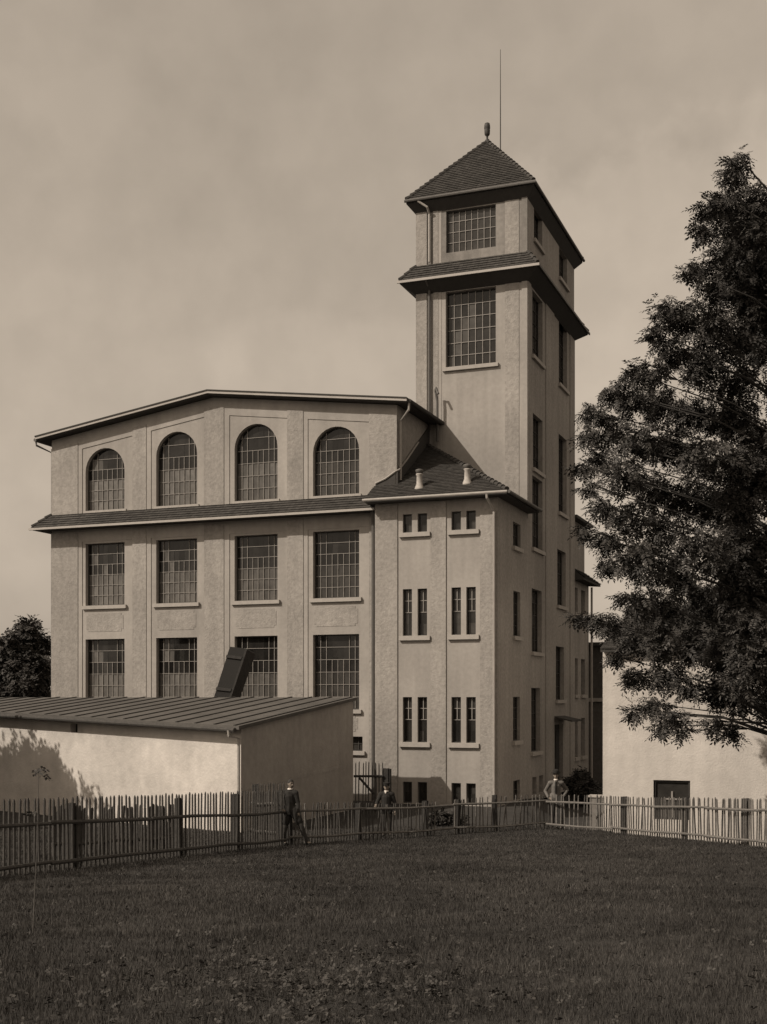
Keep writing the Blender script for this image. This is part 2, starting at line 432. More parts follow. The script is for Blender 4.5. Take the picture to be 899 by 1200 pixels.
for a, b in cols_:
    for z0, z1 in ((3.14, 4.0), (-1.45, -.75)):
        e = .11; a_, b_ = a+.06, b-.06
        slab('apron_panel', Pm, [(a_+e, z0), (b_-e, z0), (b_-e, z0+e), (b_, z0+e), (b_, z1-e), (b_-e, z1-e), (b_-e, z1), (a_+e, z1), (a_+e, z1-e), (a_, z1-e), (a_, z0+e), (a_+e, z0+e)], 0.012, M_ROUGH, fac)
wall('hall_side_wall', Pr and RIGHT(XG), rect(YM, YT, 5, roofline(XG)), [], M_ROUGH, fac)
wall('hall_left_wall', LEFT(XL), rect(YM, 68, BZ, roofline(XL)), [], M_ROUGH, fac)
wall('hall_back_wall', BACK(68), [(XL, BZ), (-18.85, BZ), (-18.85, roofline(-18.85)), (-27.17, 13.66), (XL, roofline(XL))], [], M_ROUGH, fac)
# hall roof: low gable, pale verge, dark soffit
y0, y1 = 48.62, 68.4
xl, xr = -36.5, -17.62
zl, zr, zp = roofline(xl)+.02, roofline(xr)+.02, 13.68
mb = MB()
mb.prism([(xl, y0, zl), (-27.17, y0, zp), (-27.17, y0, zp+.17), (xl, y0, zl+.17)], (0, y1-y0, 0))
mb.prism([(-27.17, y0, zp), (-18.2, y0, roofline(-18.2)+.02), (-18.2, y0, roofline(-18.2)+.19), (-27.17, y0, zp+.17)], (0, y1-y0, 0))
mb.prism([(-18.2, y0, roofline(-18.2)+.02), (xr, y0, zr), (xr, y0, zr+.17), (-18.2, y0, roofline(-18.2)+.19)], (0, 53.2-y0, 0))
for (xa_, za_), (xb_, zb_) in (((xl, zl), (-27.17, zp)), ((-27.17, zp), (xr, zr))):
    mb.prism([(xa_, y0-.12, za_+.158), (xb_, y0-.12, zb_+.158), (xb_, y0-.12, zb_+.215), (xa_, y0-.12, za_+.215)], (0, .3, 0))
hr = mb.build('hall_roof', M_DECK, fac)
for (xa, za), (xb, zb) in (((xl, zl), (-27.17, zp)), ((-27.17, zp), (xr, zr))):
    MB().prism([(xa, y0-.09, za+.05), (xb, y0-.09, zb+.05), (xb, y0-.09, zb+.155), (xa, y0-.09, za+.155)], (0, .086, 0)).build('verge_board', M_GUTTER, hr)
MB().tube([(xr+.07, y0+.02, zr+.08), (xr+.07, 53.2, zr+.08)], .09, 8).build('eaves_gutter', M_DECK, hr)
MB().tube([(xl-.07, y0+.02, zl+.05), (xl-.07, y1, zl+.05)], .09, 8).build('eaves_gutter', M_PIPED, hr)
MB().tube([(xl-.07, y0+.1, zl+.0), (xl-.05, y0+.1, zl-.2), (XL-.1, YM+.15, zl-.5), (XL-.1, YM+.15, BZ)], .05, 8).build('downpipe', M_PIPED, fac)
MB().tube([(xr+.05, y0+.12, zr+.02), (xr+.03, y0+.12, zr-.28), (XG+.1, YM+.16, zr-.62), (XG+.1, YM+.16, 9.35)], .05, 8).build('downpipe', M_PIPE, fac)

# tiled skirt roof across the hall front
E0 = 48.45; ex = -36.6
s1 = [(ex, E0, 8.12), (-18.98, E0, 8.12), (-18.98, YM-.002, 8.78), (XL, YM-.002, 8.78)]
mb = MB(); mb.hexa([(ex, E0, 8.0), (-18.98, E0, 8.0), (-18.98, YM-.002, 8.0), (XL-.002, YM-.002, 8.0), *s1[:3], (XL-.002, YM-.002, 8.78)])
mb.hexa([(ex, E0+.003, 8.0), (XL-.003, YM, 8.0), (XL-.003, 67, 8.0), (ex, 67, 8.0), (ex, E0+.003, 8.12), (XL-.003, YM, 8.78), (XL-.003, 67, 8.78), (ex, 67, 8.12)])
sk = mb.build('skirt_roof', M_DECK, fac)
sl = math.hypot(YM-E0, .66)
tiles('roof_tiles', (ex, E0-.04, 8.10), (1, 0, 0), (0, YM-E0, .66), [(0, 0), (-18.98-ex, 0), (-18.98-ex, sl), (XL-ex, sl)], sk)
tiles('roof_tiles', (ex-.04, E0, 8.10), (0, 1, 0), (.66, 0, .66), [(0, 0), (18, 0), (18, .93), (.65, .93)], sk)
hip_tiles('hip_tiles', (ex, E0, 8.14), (XL, YM, 8.8), sk, .09, .3)
MB().box(ex-.1, -19.0, E0-.14, E0-.045, 7.99, 8.09).build('gutter', M_GUTTER, sk)

# corner wing
wcols = [(-17.72, -17.31), (-17.06, -16.64), (-15.57, -15.16), (-14.93, -14.52)]
wrows = [(6.96, 7.73), (2.62, 4.58), (-1.85, .04), (-4.42, -3.52)]
wh = [rect(a, b, c, d) for c, d in wrows for a, b in wcols]
wall('wing_front_wall', Pw, rect(-18.96, XR, BZ, 8.3), wh, M_SMOOTH, fac)
def t_wing(i, j, c, r): return random.choice([.02, .025, .03, .06]) if j < r/2 else random.choice([.03, .045, .02])
for c, d in wrows:
    for q, (a, b) in enumerate(wcols):
        tall = d-c > 1.5
        window(Pw, a, b, c, d, fac, cols=2, rows=4 if tall else 2, sill=False, style='wing' if tall else 'none', reveal=.2, tone=t_wing, bar=.03)
    if c > -4:
        for q in (0, 2):
            s_ = MB(); pbox(s_, Pw, wcols[q][0]-.14, wcols[q+1][1]+.16, c-.2, c-.02, -.13, .1); s_.build('sill', M_SILL, fac)
for a, b in [(-18.96, -17.95), (-16.47, -15.8), (-14.33, XR)]:
    slab('pilaster', Pw, rect(a, b, BZ, 8.2), .045, M_ROUGH, fac)
wall('wing_left_wall', LEFT(-18.96), rect(YW, YM, BZ, 8.3), [], M_ROUGH, fac)
sw = [(50.75, 52.0, 6.5, 7.55), (50.8, 51.95, 2.66, 4.6), (50.75, 51.9, -1.84, .05), (50.8, 51.9, -4.4, -3.55)]
wall('wing_side_wall', Pr, rect(YW, YT, BZ, 8.3), [rect(*w) for w in sw], M_ROUGH, fac)
def t_side(i, j, c, r): return random.uniform(.03, .055)
for w in sw: window(Pr, *w, fac, cols=3, rows=4 if w[3]-w[2] > 1.5 else 2, style='side', tone=t_side, reveal=.2, sill=w[2] > -4)
# wing roof: front slope and side slope meeting at a hip, dying into hall and tower walls
EZ = 8.36; ya = 47.8; xa = -13.05; xw = -19.25; PT = .615
h = lambda dd: EZ+PT*dd
soff = 8.22
mb = MB()
HT = (-18.25, ya+5.2, h(5.2))
top = {'A': (xw, ya, EZ), 'B': (xa, ya, EZ), 'C': (xa, YT-.003, EZ), 'H': HT, 'D': (XG+.003, YM, h(YM-ya)), 'F': (xw, YM-.004, h(YM-ya)), 'G': (XG+.003, YM-.004, h(YM-ya)), 'T': (-18.25, YT-.003, h(5.2))}
names = list(top); vs = [top[k] for k in names]; ix = {k: i for i, k in enumerate(names)}
nb = len(vs)
vs += [(xw, ya, soff), (xa, ya, soff), (xa, YT-.003, soff), (-18.25, YT-.003, soff), (xw, YM-.004, soff)]
fs = [(ix['A'], ix['B'], ix['H'], ix['G'], ix['F']), (ix['B'], ix['C'], ix['T'], ix['H']),
      (nb, nb+1, ix['B'], ix['A']), (nb+1, nb+2, ix['C'], ix['B']), (nb, nb+4, nb+3, nb+2, nb+1), (nb, ix['A'], ix['F'], nb+4)]
wr = mb.add(vs, fs).build('wing_roof', M_DECK, fac)
q = math.hypot(1, PT)
tiles('roof_tiles', (xw, ya-.05, EZ-.02), (1, 0, 0), (0, 1, PT), [(0, 0), (xa-xw, 0), (-18.25-xw, 5.2*q), (-18.25-xw, (YM-ya)*q), (0, (YM-ya)*q)], wr)
tiles('roof_tiles', (xa+.05, ya, EZ-.02), (0, 1, 0), (-1, 0, PT), [(0, 0), (YT-ya, 0), (YT-ya, 5.2*q), (5.2, 5.2*q)], wr)
hip_tiles('hip_tiles', (xa, ya, EZ+.02), HT, wr, .11, .33)
fl = MB()                                           # lead-topped upstand where the slope meets the hall
pts = [(-19.22, YM-.03, h(1.3)+.06, h(1.3)-.1), (-18.75, YM-.03, h(1.3)+.22, h(1.3)-.1), (-18.3, YM-.03, h(1.3)+.5, h(1.3)-.1)]
for a, b in zip(pts, pts[1:]):
    fl.hexa([(a[0], a[1]-.05, a[3]), (b[0], b[1]-.05, b[3]), (b[0], b[1]+.02, b[3]), (a[0], a[1]+.02, a[3]), (a[0], a[1]-.05, a[2]), (b[0], b[1]-.05, b[2]), (b[0], b[1]+.02, b[2]), (a[0], a[1]+.02, a[2])])
pts = [(YM-.08, h(1.3)+.5), (50.2, h(2.4)+.6), (51.6, h(3.8)+.72), (53.22, h(5.4)+.8)]
for (a, za), (b, zb) in zip(pts, pts[1:]):
    fl.hexa([(XG-.02, a, h(a-ya)-.2), (XG+.06, a, h(a-ya)-.2), (XG+.06, b, h(b-ya)-.2), (XG-.02, b, h(b-ya)-.2), (XG-.02, a, za), (XG+.06, a, za), (XG+.06, b, zb), (XG-.02, b, zb)])
fl.build('flashing', M_DECK, wr)
MB().tube([(-19.2, YM-.1, h(1.3)+.08), (-18.75, YM-.1, h(1.3)+.25), (-18.3, YM-.1, h(1.3)+.53), (XG+.08, YM+.02, h(1.3)+.62), (XG+.08, 50.2, h(2.4)+.62), (XG+.08, 51.6, h(3.8)+.74)], .04, 6).build('flashing_edge', M_PIPE, wr)
MB().tube([(xw-.02, ya-.14, EZ-.05), (xa+.05, ya-.14, EZ-.05)], .06, 8).build('gutter', M_PIPE, wr)
MB().tube([(xa+.12, ya-.14, EZ-.05), (xa+.12, YT-.1, EZ-.05)], .07, 8).build('gutter', M_PIPED, wr)  # shaded side of the eaves, with the shade put into the darker zinc
for x, z in ((-17.05, 8.98), (-15.0, 9.08)):        # two clay vent pots
    yy = ya+(z-.15-EZ)/PT
    p = MB().lathe((x, yy, z-.25), [(.24, 0), (.2, .1), (.13, .28), (.12, .62), (.15, .66), (.15, .7)], 12).build('vent_pot', mat('clay_pot', tint(.40), .8, .15, 9), wr, True)
    MB().lathe((x, yy, z+.46), [(.12, 0), (.14, .02), (.17, .1), (.17, .16), (.05, .2)], 12).build('pot_cap', M_PIPED, wr, True)
MB().tube([(-13.85, 47.66, EZ-.1), (-13.85, 47.68, EZ-.25), (-13.7, YW-.15, EZ-.75), (-13.7, YW-.15, -4.4)], .055, 8).build('downpipe', M_PIPE, fac)
MB().tube([(-19.2, E0+.2, 8.0), (-19.27, YM-.2, 7.4), (-19.27, YM-.2, -4.4)], .085, 8).build('downpipe', M_PIPED, fac)

# tower
XTL = -18.85
tw_low = (-17.42, -15.05, 15.1, 18.56); tw_up = (-17.4, -15.05, 20.35, 22.26)
wall('tower_front_wall', Pt, rect(XTL, XR, 8, 19.2), [rect(*tw_low)], M_SMOOTH, fac)
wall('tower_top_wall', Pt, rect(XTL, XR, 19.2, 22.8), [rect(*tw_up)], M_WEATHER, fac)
def t_tow(i, j, c, r): return .075 if abs((i/c)-(j/r)*.7) < .1 and j < r-1 else random.uniform(.02, .04)  # diagonal run of paler panes: a reflection put into the tone
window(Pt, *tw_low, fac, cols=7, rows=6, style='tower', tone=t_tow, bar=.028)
window(Pt, *tw_up, fac, cols=8, rows=4, style='tower', sill=False, tone=lambda i, j, c, r: random.uniform(.035, .055), bar=.026, reveal=.2)
for z0, z1 in ((8, 19.0), (19.9, 22.6)):
    slab('pilaster', Pt, rect(XTL, -18.32, z0, z1), .05, M_ROUGH, fac)
    slab('pilaster', Pt, rect(-18.02, -17.78, z0, z1), .03, M_ROUGH, fac)
    slab('band', Pt, rect(-17.78, -17.62, z0, z1), .015, M_SMOOTH, fac)
    slab('pilaster', Pt, rect(-14.62, -13.97, z0, z1), .02, M_ROUGH, fac)
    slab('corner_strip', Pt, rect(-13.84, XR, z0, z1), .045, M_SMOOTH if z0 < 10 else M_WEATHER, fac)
c1 = [(54.1, 56.05, 15.55, 18.5), (54.2, 56.05, 10.45, 12.94), (54.1, 56.05, 6.83, 10.1), (54.0, 55.9, 2.1, 4.97), (53.9, 55.6, -2.45, .46), (54.4, 56.0, 20.9, 22.4)]
c2 = [(59.45, 61.3, 15.55, 18.95), (59.4, 61.2, 9.2, 13.05), (59.1, 61.0, 4.57, 7.33), (58.8, 60.6, -.09, 2.54), (59.5, 61.3, 20.8, 22.3), (54.1, 54.9, -4.4, -3.6), (55.4, 56.2, -4.4, -3.6)]
door = (58.5, 60.4, -4.45, -1.3)
wall('tower_side_wall', Pr, rect(YT, YB, BZ, 22.8), [rect(*w) for w in c1+c2+[door]], M_ROUGH, fac)
for w in c1+c2: window(Pr, *w, fac, cols=4 if w[1]-w[0] > 1 else 2, rows=max(2, int((w[3]-w[2])/.55)), style='side', tone=t_side, sill=w[2] > -4)
dm = MB(); pbox(dm, Pr, door[0], door[1], door[2], door[3], .2, .26)
dr = dm.build('door', M_WOODD, fac)
dm = MB()
for k in range(2):
    for v0, v1 in ((-4.2, -3.2), (-3.0, -1.6)): pbox(dm, Pr, 58.65+k*.92, 59.35+k*.92, v0, v1, .17, .2)
dm.build('door_panels', M_WOODD, dr)
mb = MB(); mb.prism([(XR, 58.3, -.95), (XR, 60.7, -.95), (XR+.9, 60.7, -1.15), (XR+.9, 58.3, -1.15)], (0, 0, .07)); mb.build('door_hood', M_DECK, fac)
for a, b in ((53.24, 53.75), (56.6, 58.3), (61.9, YB)):
    slab('pilaster', Pr, rect(a, b, BZ if a > 54 else 8.6, 19.0), .04, M_ROUGH, fac)
wall('tower_left_wall', LEFT(XTL), rect(YT, YB, 8, 22.8), [], M_ROUGH, fac)
wall('tower_back_wall', BACK(YB), rect(XTL, XR, 5, 22.8), [], M_ROUGH, fac)
# tower skirt roof on all four sides
o = .6; za, zb, zc = 19.0, 19.13, 19.93
ring = lambda e: [(XTL-e, YT-e), (XR+e, YT-e), (XR+e, YB+e), (XTL-e, YB+e)]
A, B_ = ring(o), ring(-.0)
vs = [(x, y, za) for x, y in A]+[(x, y, zb) for x, y in A]+[(x, y, zc) for x, y in B_]+[(x, y, za-.42) for x, y in ring(-.002)]
fs = []
for i in range(4):
    j = (i+1) % 4; fs += [(i, j, j+4, i+4), (i+4, j+4, j+8, i+8), (i, i+12, j+12, j)]
ts = MB().add(vs, fs).build('tower_skirt_roof', M_DECK, fac)
sl = math.hypot(o, zc-zb); wx = XR-XTL+2*o; wy = YB-YT+2*o
tr = lambda w_: [(0, 0), (w_, 0), (w_-o, sl), (o, sl)]
tiles('roof_tiles', (XTL-o, YT-o-.03, zb-.01), (1, 0, 0), (0, o, zc-zb), tr(wx), ts)
tiles('roof_tiles', (XR+o+.03, YT-o, zb-.01), (0, 1, 0), (-o, 0, zc-zb), tr(wy), ts)
tiles('roof_tiles', (XTL-o-.03, YB+o, zb-.01), (0, -1, 0), (o, 0, zc-zb), tr(wy), ts)
for i in range(4): hip_tiles('hip_tiles', (*A[i], zb+.02), (*B_[i], zc), ts, .09, .3)
mb = MB(); e = .1
mb.box(XTL-o-e, XR+o+e, YT-o-e, YT-o-.032, za+.01, za+.12)
mb.build('gutter', M_GUTTER, ts)
mb = MB(); mb.box(XR+o+.034, XR+o+e, YT-o-.03, YB+o+e, za+.012, za+.118); mb.build('gutter', M_PIPED, ts)  # side run: its shade is put into a darker material than the front
# tower roof: steep hip with a short ridge
o = .36; zs, ze = 22.72, 22.88
x0, x1, yy0, yy1 = XTL-o, XR+o, YT-o, YB+o
hw_ = (x1-x0)/2; xm = (x0+x1)/2; rise = 3.48; zr_ = ze+rise
R0, R1 = (xm, yy0+hw_, zr_), (xm, yy1-hw_, zr_)
vs = [(x0, yy0, zs), (x1, yy0, zs), (x1, yy1, zs), (x0, yy1, zs), (x0, yy0, ze), (x1, yy0, ze), (x1, yy1, ze), (x0, yy1, ze), R0, R1, (XTL+.002, YT+.002, 22.3), (XR-.002, YT+.002, 22.3), (XR-.002, YB-.002, 22.3), (XTL+.002, YB-.002, 22.3)]
fs = [(0, 10, 11, 1), (1, 11, 12, 2), (2, 12, 13, 3), (3, 13, 10, 0), (0, 1, 5, 4), (1, 2, 6, 5), (2, 3, 7, 6), (3, 0, 4, 7), (4, 5, 8), (5, 6, 9, 8), (6, 7, 9), (7, 4, 8, 9)]
tr_ = MB().add(vs, fs).build('tower_roof', M_DECK, fac)
sl = math.hypot(hw_, rise); wx = x1-x0; wy = yy1-yy0
tiles('roof_tiles', (x0, yy0-.04, ze-.02), (1, 0, 0), (0, hw_, rise), [(0, 0), (wx, 0), (hw_, sl)], tr_)
tiles('roof_tiles', (x1+.04, yy0, ze-.02), (0, 1, 0), (-hw_, 0, rise), [(0, 0), (wy, 0), (wy-hw_, sl), (hw_, sl)], tr_)
tiles('roof_tiles', (x0-.04, yy1, ze-.02), (0, -1, 0), (hw_, 0, rise), [(0, 0), (wy, 0), (wy-hw_, sl), (hw_, sl)], tr_)
for (a, b), r in (((x0, yy0), R0), ((x1, yy0), R0), ((x1, yy1), R1), ((x0, yy1), R1)): hip_tiles('hip_tiles', (a, b, ze+.02), r, tr_, .1, .32)
hip_tiles('ridge_tiles', R0, R1, tr_, .12, .32)
MB().tube([(x0-.05, yy0-.09, ze-.06), (x1+.08, yy0-.09, ze-.06), (x1+.08, yy1, ze-.06)], .07, 8).build('gutter', M_PIPED, tr_)
MB().lathe((R0[0], R0[1], zr_-.05), [(.12, 0), (.09, .1), (.05, .2), (.05, .32), (.1, .36), (.13, .42), (.14, .6), (.13, .66), (.15, .7), (.14, .82), (.12, .92), (.03, .97)], 12).build('finial', M_METAL, tr_, True)
MB().tube([(xm, 58.2, zr_-.05), (xm, 58.2, zr_+2.4), (xm, 58.2, 31.9)], [.03, .025, .012], 6).build('lightning_rod', M_METAL, tr_)
MB().tube([(-18.62, YT-.42, 22.75), (-18.2, YT-.32, 22.45), (-18.17, YT-.12, 22.2), (-18.17, YT-.12, 20.0)], .055, 8).build('downpipe', M_PIPE, fac)
MB().tube([(-18.17, YT-.62, 19.0), (-18.17, YT-.12, 18.75), (-18.17, YT-.12, 12.3)], .06, 8).build('downpipe', M_PIPED, fac)
MB().tube([(-17.72, YT-.3, 11.7), (-17.72, YT-.32, 13.55), (-17.78, YT-.36, 13.95), (-17.72, YT-.5, 14.08), (-17.6, YT-.55, 13.8)], .06, 8).build('vent_pipe', M_PIPED, fac)

# lower block behind the tower
wall('annex_side_wall', RIGHT(XR-.05), rect(YB, 66.95, BZ, 6.2), [rect(a, b, c, d) for a, b in ((63.25, 64.1), (64.95, 66.0)) for c, d in ((-3.12, -1.08), (.18, 2.09), (4.5, 5.8))], M_ROUGH, fac)
for a, b in ((63.25, 64.1), (64.95, 66.0)):
    for c, d in ((-3.12, -1.08), (.18, 2.09), (4.5, 5.8)): window(RIGHT(XR-.05), a, b, c, d, fac, cols=2, rows=4, style='side', tone=t_side)
wall('annex_back_wall', BACK(66.95), rect(-18.8, XR-.05, BZ, 6.2), [], M_ROUGH, fac)
wall('annex_upper_wall', RIGHT(XR-.25), rect(YB, 66.8, 6.2, 9.4), [], M_ROUGH, fac)
wall('annex_upper_back_wall', BACK(66.8), rect(-18.8, XR-.25, 6.2, 9.4), [], M_ROUGH, fac)
mb = MB(); mb.box(-18.8, XR+.15, YB+.01, 67.3, 9.4, 9.55); mb.build('annex_roof', M_DECK, fac)
mb = MB(); mb.hexa([(XR-.25, YB+.01, 6.15), (XR+.5, YB+.01, 6.15), (XR+.5, 67.5, 6.15), (XR-.25, 66.8, 6.15), (XR-.25, YB+.01, 6.85), (XR+.5, YB+.01, 6.28), (XR+.5, 67.5, 6.28), (XR-.25, 66.8, 6.85)])
ap = mb.build('annex_skirt_roof', M_DECK, fac)
tiles('roof_tiles', (XR+.53, YB+.02, 6.27), (0, 1, 0), (-.75, 0, .57), [(0, 0), (4.5, 0), (3.85, .94), (0, .94)], ap)
MB().tube([(XR+.1, 67.05, 6.1), (XR+.1, 67.05, -4.4)], .06, 8).build('downpipe', M_PIPE, fac)

# ------------------------------------------------------------------ shed in front of the hall
shed = thing('shed', 'low white lean-to shed with dark battened felt roof in front of the factory hall', 'shed', (-27, 40, -4.4))
SX, SY, SB = -18.68, 35.64, 45.2; pit = .0931; z0 = -.9
dirx, diry = (-29.9-SX), (39.185-SY)               # its street wall runs askew
far = 1.55
FX, FY = SX+dirx*far, SY+diry*far
zz = lambda y: z0+pit*(y-SY)
dn = Vector((dirx, diry, 0)).normalized()
Lf = math.hypot(FX-SX, FY-SY)
Pf = lambda u, v, w=0.: (SX+dn.x*u-dn.y*w*-1, SY+dn.y*u+dn.x*-1*w, v)
nin = Vector((dn.y, -dn.x, 0)); nin = nin if nin.y > 0 else -nin
Pf = lambda u, v, w=0.: tuple(Vector((SX, SY, v))+dn*u+nin*w)
u_v = 8.55
wall('front_wall', Pf, [(0, -4.6), (Lf, -4.6), (Lf, zz(FY)-.12), (0, zz(SY)-.12)], [rect(u_v, u_v+.42, zz(SY+dn.y*u_v)-.62, zz(SY+dn.y*u_v)-.3)], M_SHEDW, shed, .25)
mb = MB(); pbox(mb, Pf, u_v, u_v+.42, zz(SY+dn.y*u_v)-.62, zz(SY+dn.y*u_v)-.3, .24, .27); mb.build('vent_opening', M_BLACK, shed)
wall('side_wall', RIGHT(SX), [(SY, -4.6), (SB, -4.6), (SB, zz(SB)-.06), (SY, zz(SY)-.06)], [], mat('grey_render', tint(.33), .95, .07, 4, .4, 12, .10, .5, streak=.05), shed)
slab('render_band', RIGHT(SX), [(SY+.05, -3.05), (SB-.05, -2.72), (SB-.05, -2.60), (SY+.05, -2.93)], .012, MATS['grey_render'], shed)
wall('back_wall', BACK(SB), rect(FX, SX, -4.6, zz(SB)-.06), [], M_SHEDW, shed)
ov = .38
rp = [(SX+.12, SY-ov*1.05), (SX+.12, SB+.1), (FX, SB+.1), (FX+nin.x*-ov, FY-ov)]
mb = MB(); mb.prism([(x, y, zz(y)-.09) for x, y in rp], (0, 0, .12)); srf = mb.build('roof', M_FELT, shed)
L0 = Vector((rp[0][0], rp[0][1], 0)); L1 = Vector((rp[3][0], rp[3][1], 0))
bat_dir = Vector((-.30, 1, 0))                      # battens run up the slope, a little off square
kk = 0; t = .012
while t < .995:
    a = L0.lerp(L1, t); ln = (SB+.08-a.y)
    b = a+bat_dir*0+Vector((-.0, ln, 0))
    mb = MB(); w_ = .034
    mb.hexa([(a.x-w_, a.y+.01, zz(a.y)+.028), (a.x+w_, a.y+.01, zz(a.y)+.028), (b.x+w_, b.y, zz(b.y)+.028), (b.x-w_, b.y, zz(b.y)+.028),
             (a.x-w_, a.y+.01, zz(a.y)+.065), (a.x+w_, a.y+.01, zz(a.y)+.065), (b.x+w_, b.y, zz(b.y)+.065), (b.x-w_, b.y, zz(b.y)+.065)])
    mb.build('batten', M_SEAM, srf); t += .9/Lf*(1+random.uniform(-.03, .03)); kk += 1
ga = L0+nin*-.06; gb = L1+nin*-.06
MB().tube([(ga.x-.1, ga.y, zz(SY-ov)-.1), (gb.x, gb.y, zz(gb.y)-.1)], .075, 8).build('gutter', M_WOOD, shed)
MB().tube([(SX-.25, SY-.42, z0-.15), (SX-.25, SY-.4, z0-.32), (SX-.05, SY-.1, z0-.42), (SX-.05, SY-.1, -4.3)], .05, 8).build('downpipe', M_PIPE, shed)

# ------------------------------------------------------------------ board leaning up behind the shed
lb = thing('leaning_board', 'dark wooden chute board leaning up between the shed roof and the hall wall', 'board', (-25.1, 46.4, -4.4))
mb = MB(); mb.hexa([(-27.0, 46.0, -4.4), (-26.35, 46.0, -4.4), (-26.35, 46.25, -4.4), (-27.0, 46.25, -4.4), (-24.95, 46.55, 2.2), (-24.2, 46.55, 2.1), (-24.2, 46.8, 2.1), (-24.95, 46.8, 2.2)])
mb.build('board', M_BLACK, lb)
for t0 in (.72, .93):                               # cross battens nailed over the boards
    k = MB(); P0, P1 = Vector((-27.0, 45.98, -4.4)), Vector((-24.95, 46.53, 2.2)); Q0, Q1 = Vector((-26.35, 45.98, -4.4)), Vector((-24.2, 46.53, 2.1))
    a, b, c_, d_ = P0.lerp(P1, t0), Q0.lerp(Q1, t0), Q0.lerp(Q1, t0+.018), P0.lerp(P1, t0+.018)
    k.prism([a, b, c_, d_], (0, -.05, 0)); k.build('cross_batten', M_WOODD, lb)
mb = MB(); mb.hexa([(-26.33, 45.98, -4.4), (-26.25, 45.98, -4.4), (-26.25, 46.6, -4.4), (-26.33, 46.6, -4.4), (-24.18, 46.5, 2.12), (-24.1, 46.5, 2.06), (-24.1, 47.3, 1.9), (-24.18, 47.3, 1.96)])
mb.build('side_cheek', M_WOODD, lb)

# ------------------------------------------------------------------ white house on the right
HX, HY = -7.95, 41.42
house = thing('house', 'white limewashed house behind the right end of the picket fence, half hidden by the tree', 'house', (0, 46, -4.4))
hwn = (-6.25, -5.05, -4.05, -2.74)
wall('front_wall', FRONT(HY), rect(HX, 8, -5.6, 1.7), [rect(*hwn), rect(-1.9, -.8, -3.6, -2.3), rect(2, 3.1, -3.6, -2.3)], M_WHITEW, house, .16)
wall('left_wall', LEFT(HX), [(HY, -5.6), (53, -5.6), (53, 1.7), (47.2, 3.3), (HY, 1.7)], [], M_WHITEW, house)
wall('right_wall', RIGHT(8), [(HY, -5.6), (53, -5.6), (53, 1.7), (47.2, 3.3), (HY, 1.7)], [], M_WHITEW, house)
wall('back_wall', BACK(53), rect(HX, 8, -5.6, 1.7), [], M_WHITEW, house)
mb = MB(); mb.prism([(HX-.02, HY-.3, 1.55), (8.2, HY-.3, 1.55), (8.2, 47.2, 3.3), (HX-.02, 47.2, 3.3)], (0, 0, .12)); mb.prism([(HX-.02, 47.2, 3.3), (8.2, 47.2, 3.3), (8.2, 53.3, 1.55), (HX-.02, 53.3, 1.55)], (0, 0, .12))
rf = mb.build('roof', M_DECK, house)
tiles('roof_tiles', (HX-.02, HY-.33, 1.66), (1, 0, 0), (0, 6.08, 1.75), [(0, 0), (16.2, 0), (16.2, 6.25), (0, 6.25)], rf, .24, .26)
def house_window(a, b, c, d, ajar):
    P = FRONT(HY); f = MB(); t = .07
    pbox(f, P, a, a+t, c, d, .06, .15); pbox(f, P, b-t, b, c, d, .06, .15); pbox(f, P, a+t, b-t, d-t, d, .06, .15); pbox(f, P, a+t, b-t, c, c+t, .06, .15)
    w = f.build('window', M_WOODD, house); mu = (a+b)/2; mv = c+(d-c)*.52
    k = MB(); pbox(k, P, mu-.03, mu+.03, c+t, d-t-.3, .07, .13); k.build('mullion', M_BAR, w)
    k = MB(); pbox(k, P, a+t+.28, mu-.032, mv-.025, mv+.025, .075, .125); pbox(k, P, mu+.032, b-t-.12, mv-.025, mv+.025, .075, .125); k.build('transom', M_BAR, w)
    for u0, u1 in ((a+t, mu), (mu, b-t)):
        for v0, v1 in ((c+t, mv), (mv, d-t)):
            g = MB().add([P(u0, v0, .12), P(u1, v0, .12), P(u1, v1, .125), P(u0, v1, .125)], [(0, 1, 2, 3)]); me = g.mesh('pane')
            at = me.attributes.new('tone', 'FLOAT', 'FACE'); at.data.foreach_set('value', [.035 if v0 > c+.3 else .055]); mesh_obj('pane', me, M_GLASS, w)
for q in (hwn, (-1.9, -.8, -3.6, -2.3), (2, 3.1, -3.6, -2.3)): house_window(*q, False)

# dark outbuilding closing the end of the alley
ob = thing('outbuilding', 'dark tall outbuilding with a pale ledge at the end of the shaded alley', 'outbuilding', (-12, 74, -4.4))
MB().box(-19, -3, 72.4, 80, -5.6, -.22).build('wall', M_BRICK, ob)
MB().box(-19.1, -2.9, 72.25, 80.1, -.22, .0).build('ledge', M_SILL, ob)
MB().box(-18.9, -3.1, 72.5, 79.9, 0, 3.1).build('upper_wall', M_DARKWALL, ob)
MB().prism([(-19.3, 72.0, 3.1), (-2.7, 72.0, 3.1), (-2.7, 80.4, 3.1), (-19.3, 80.4, 3.1)], (0, 0, .2)).build('roof', M_DECK, ob)

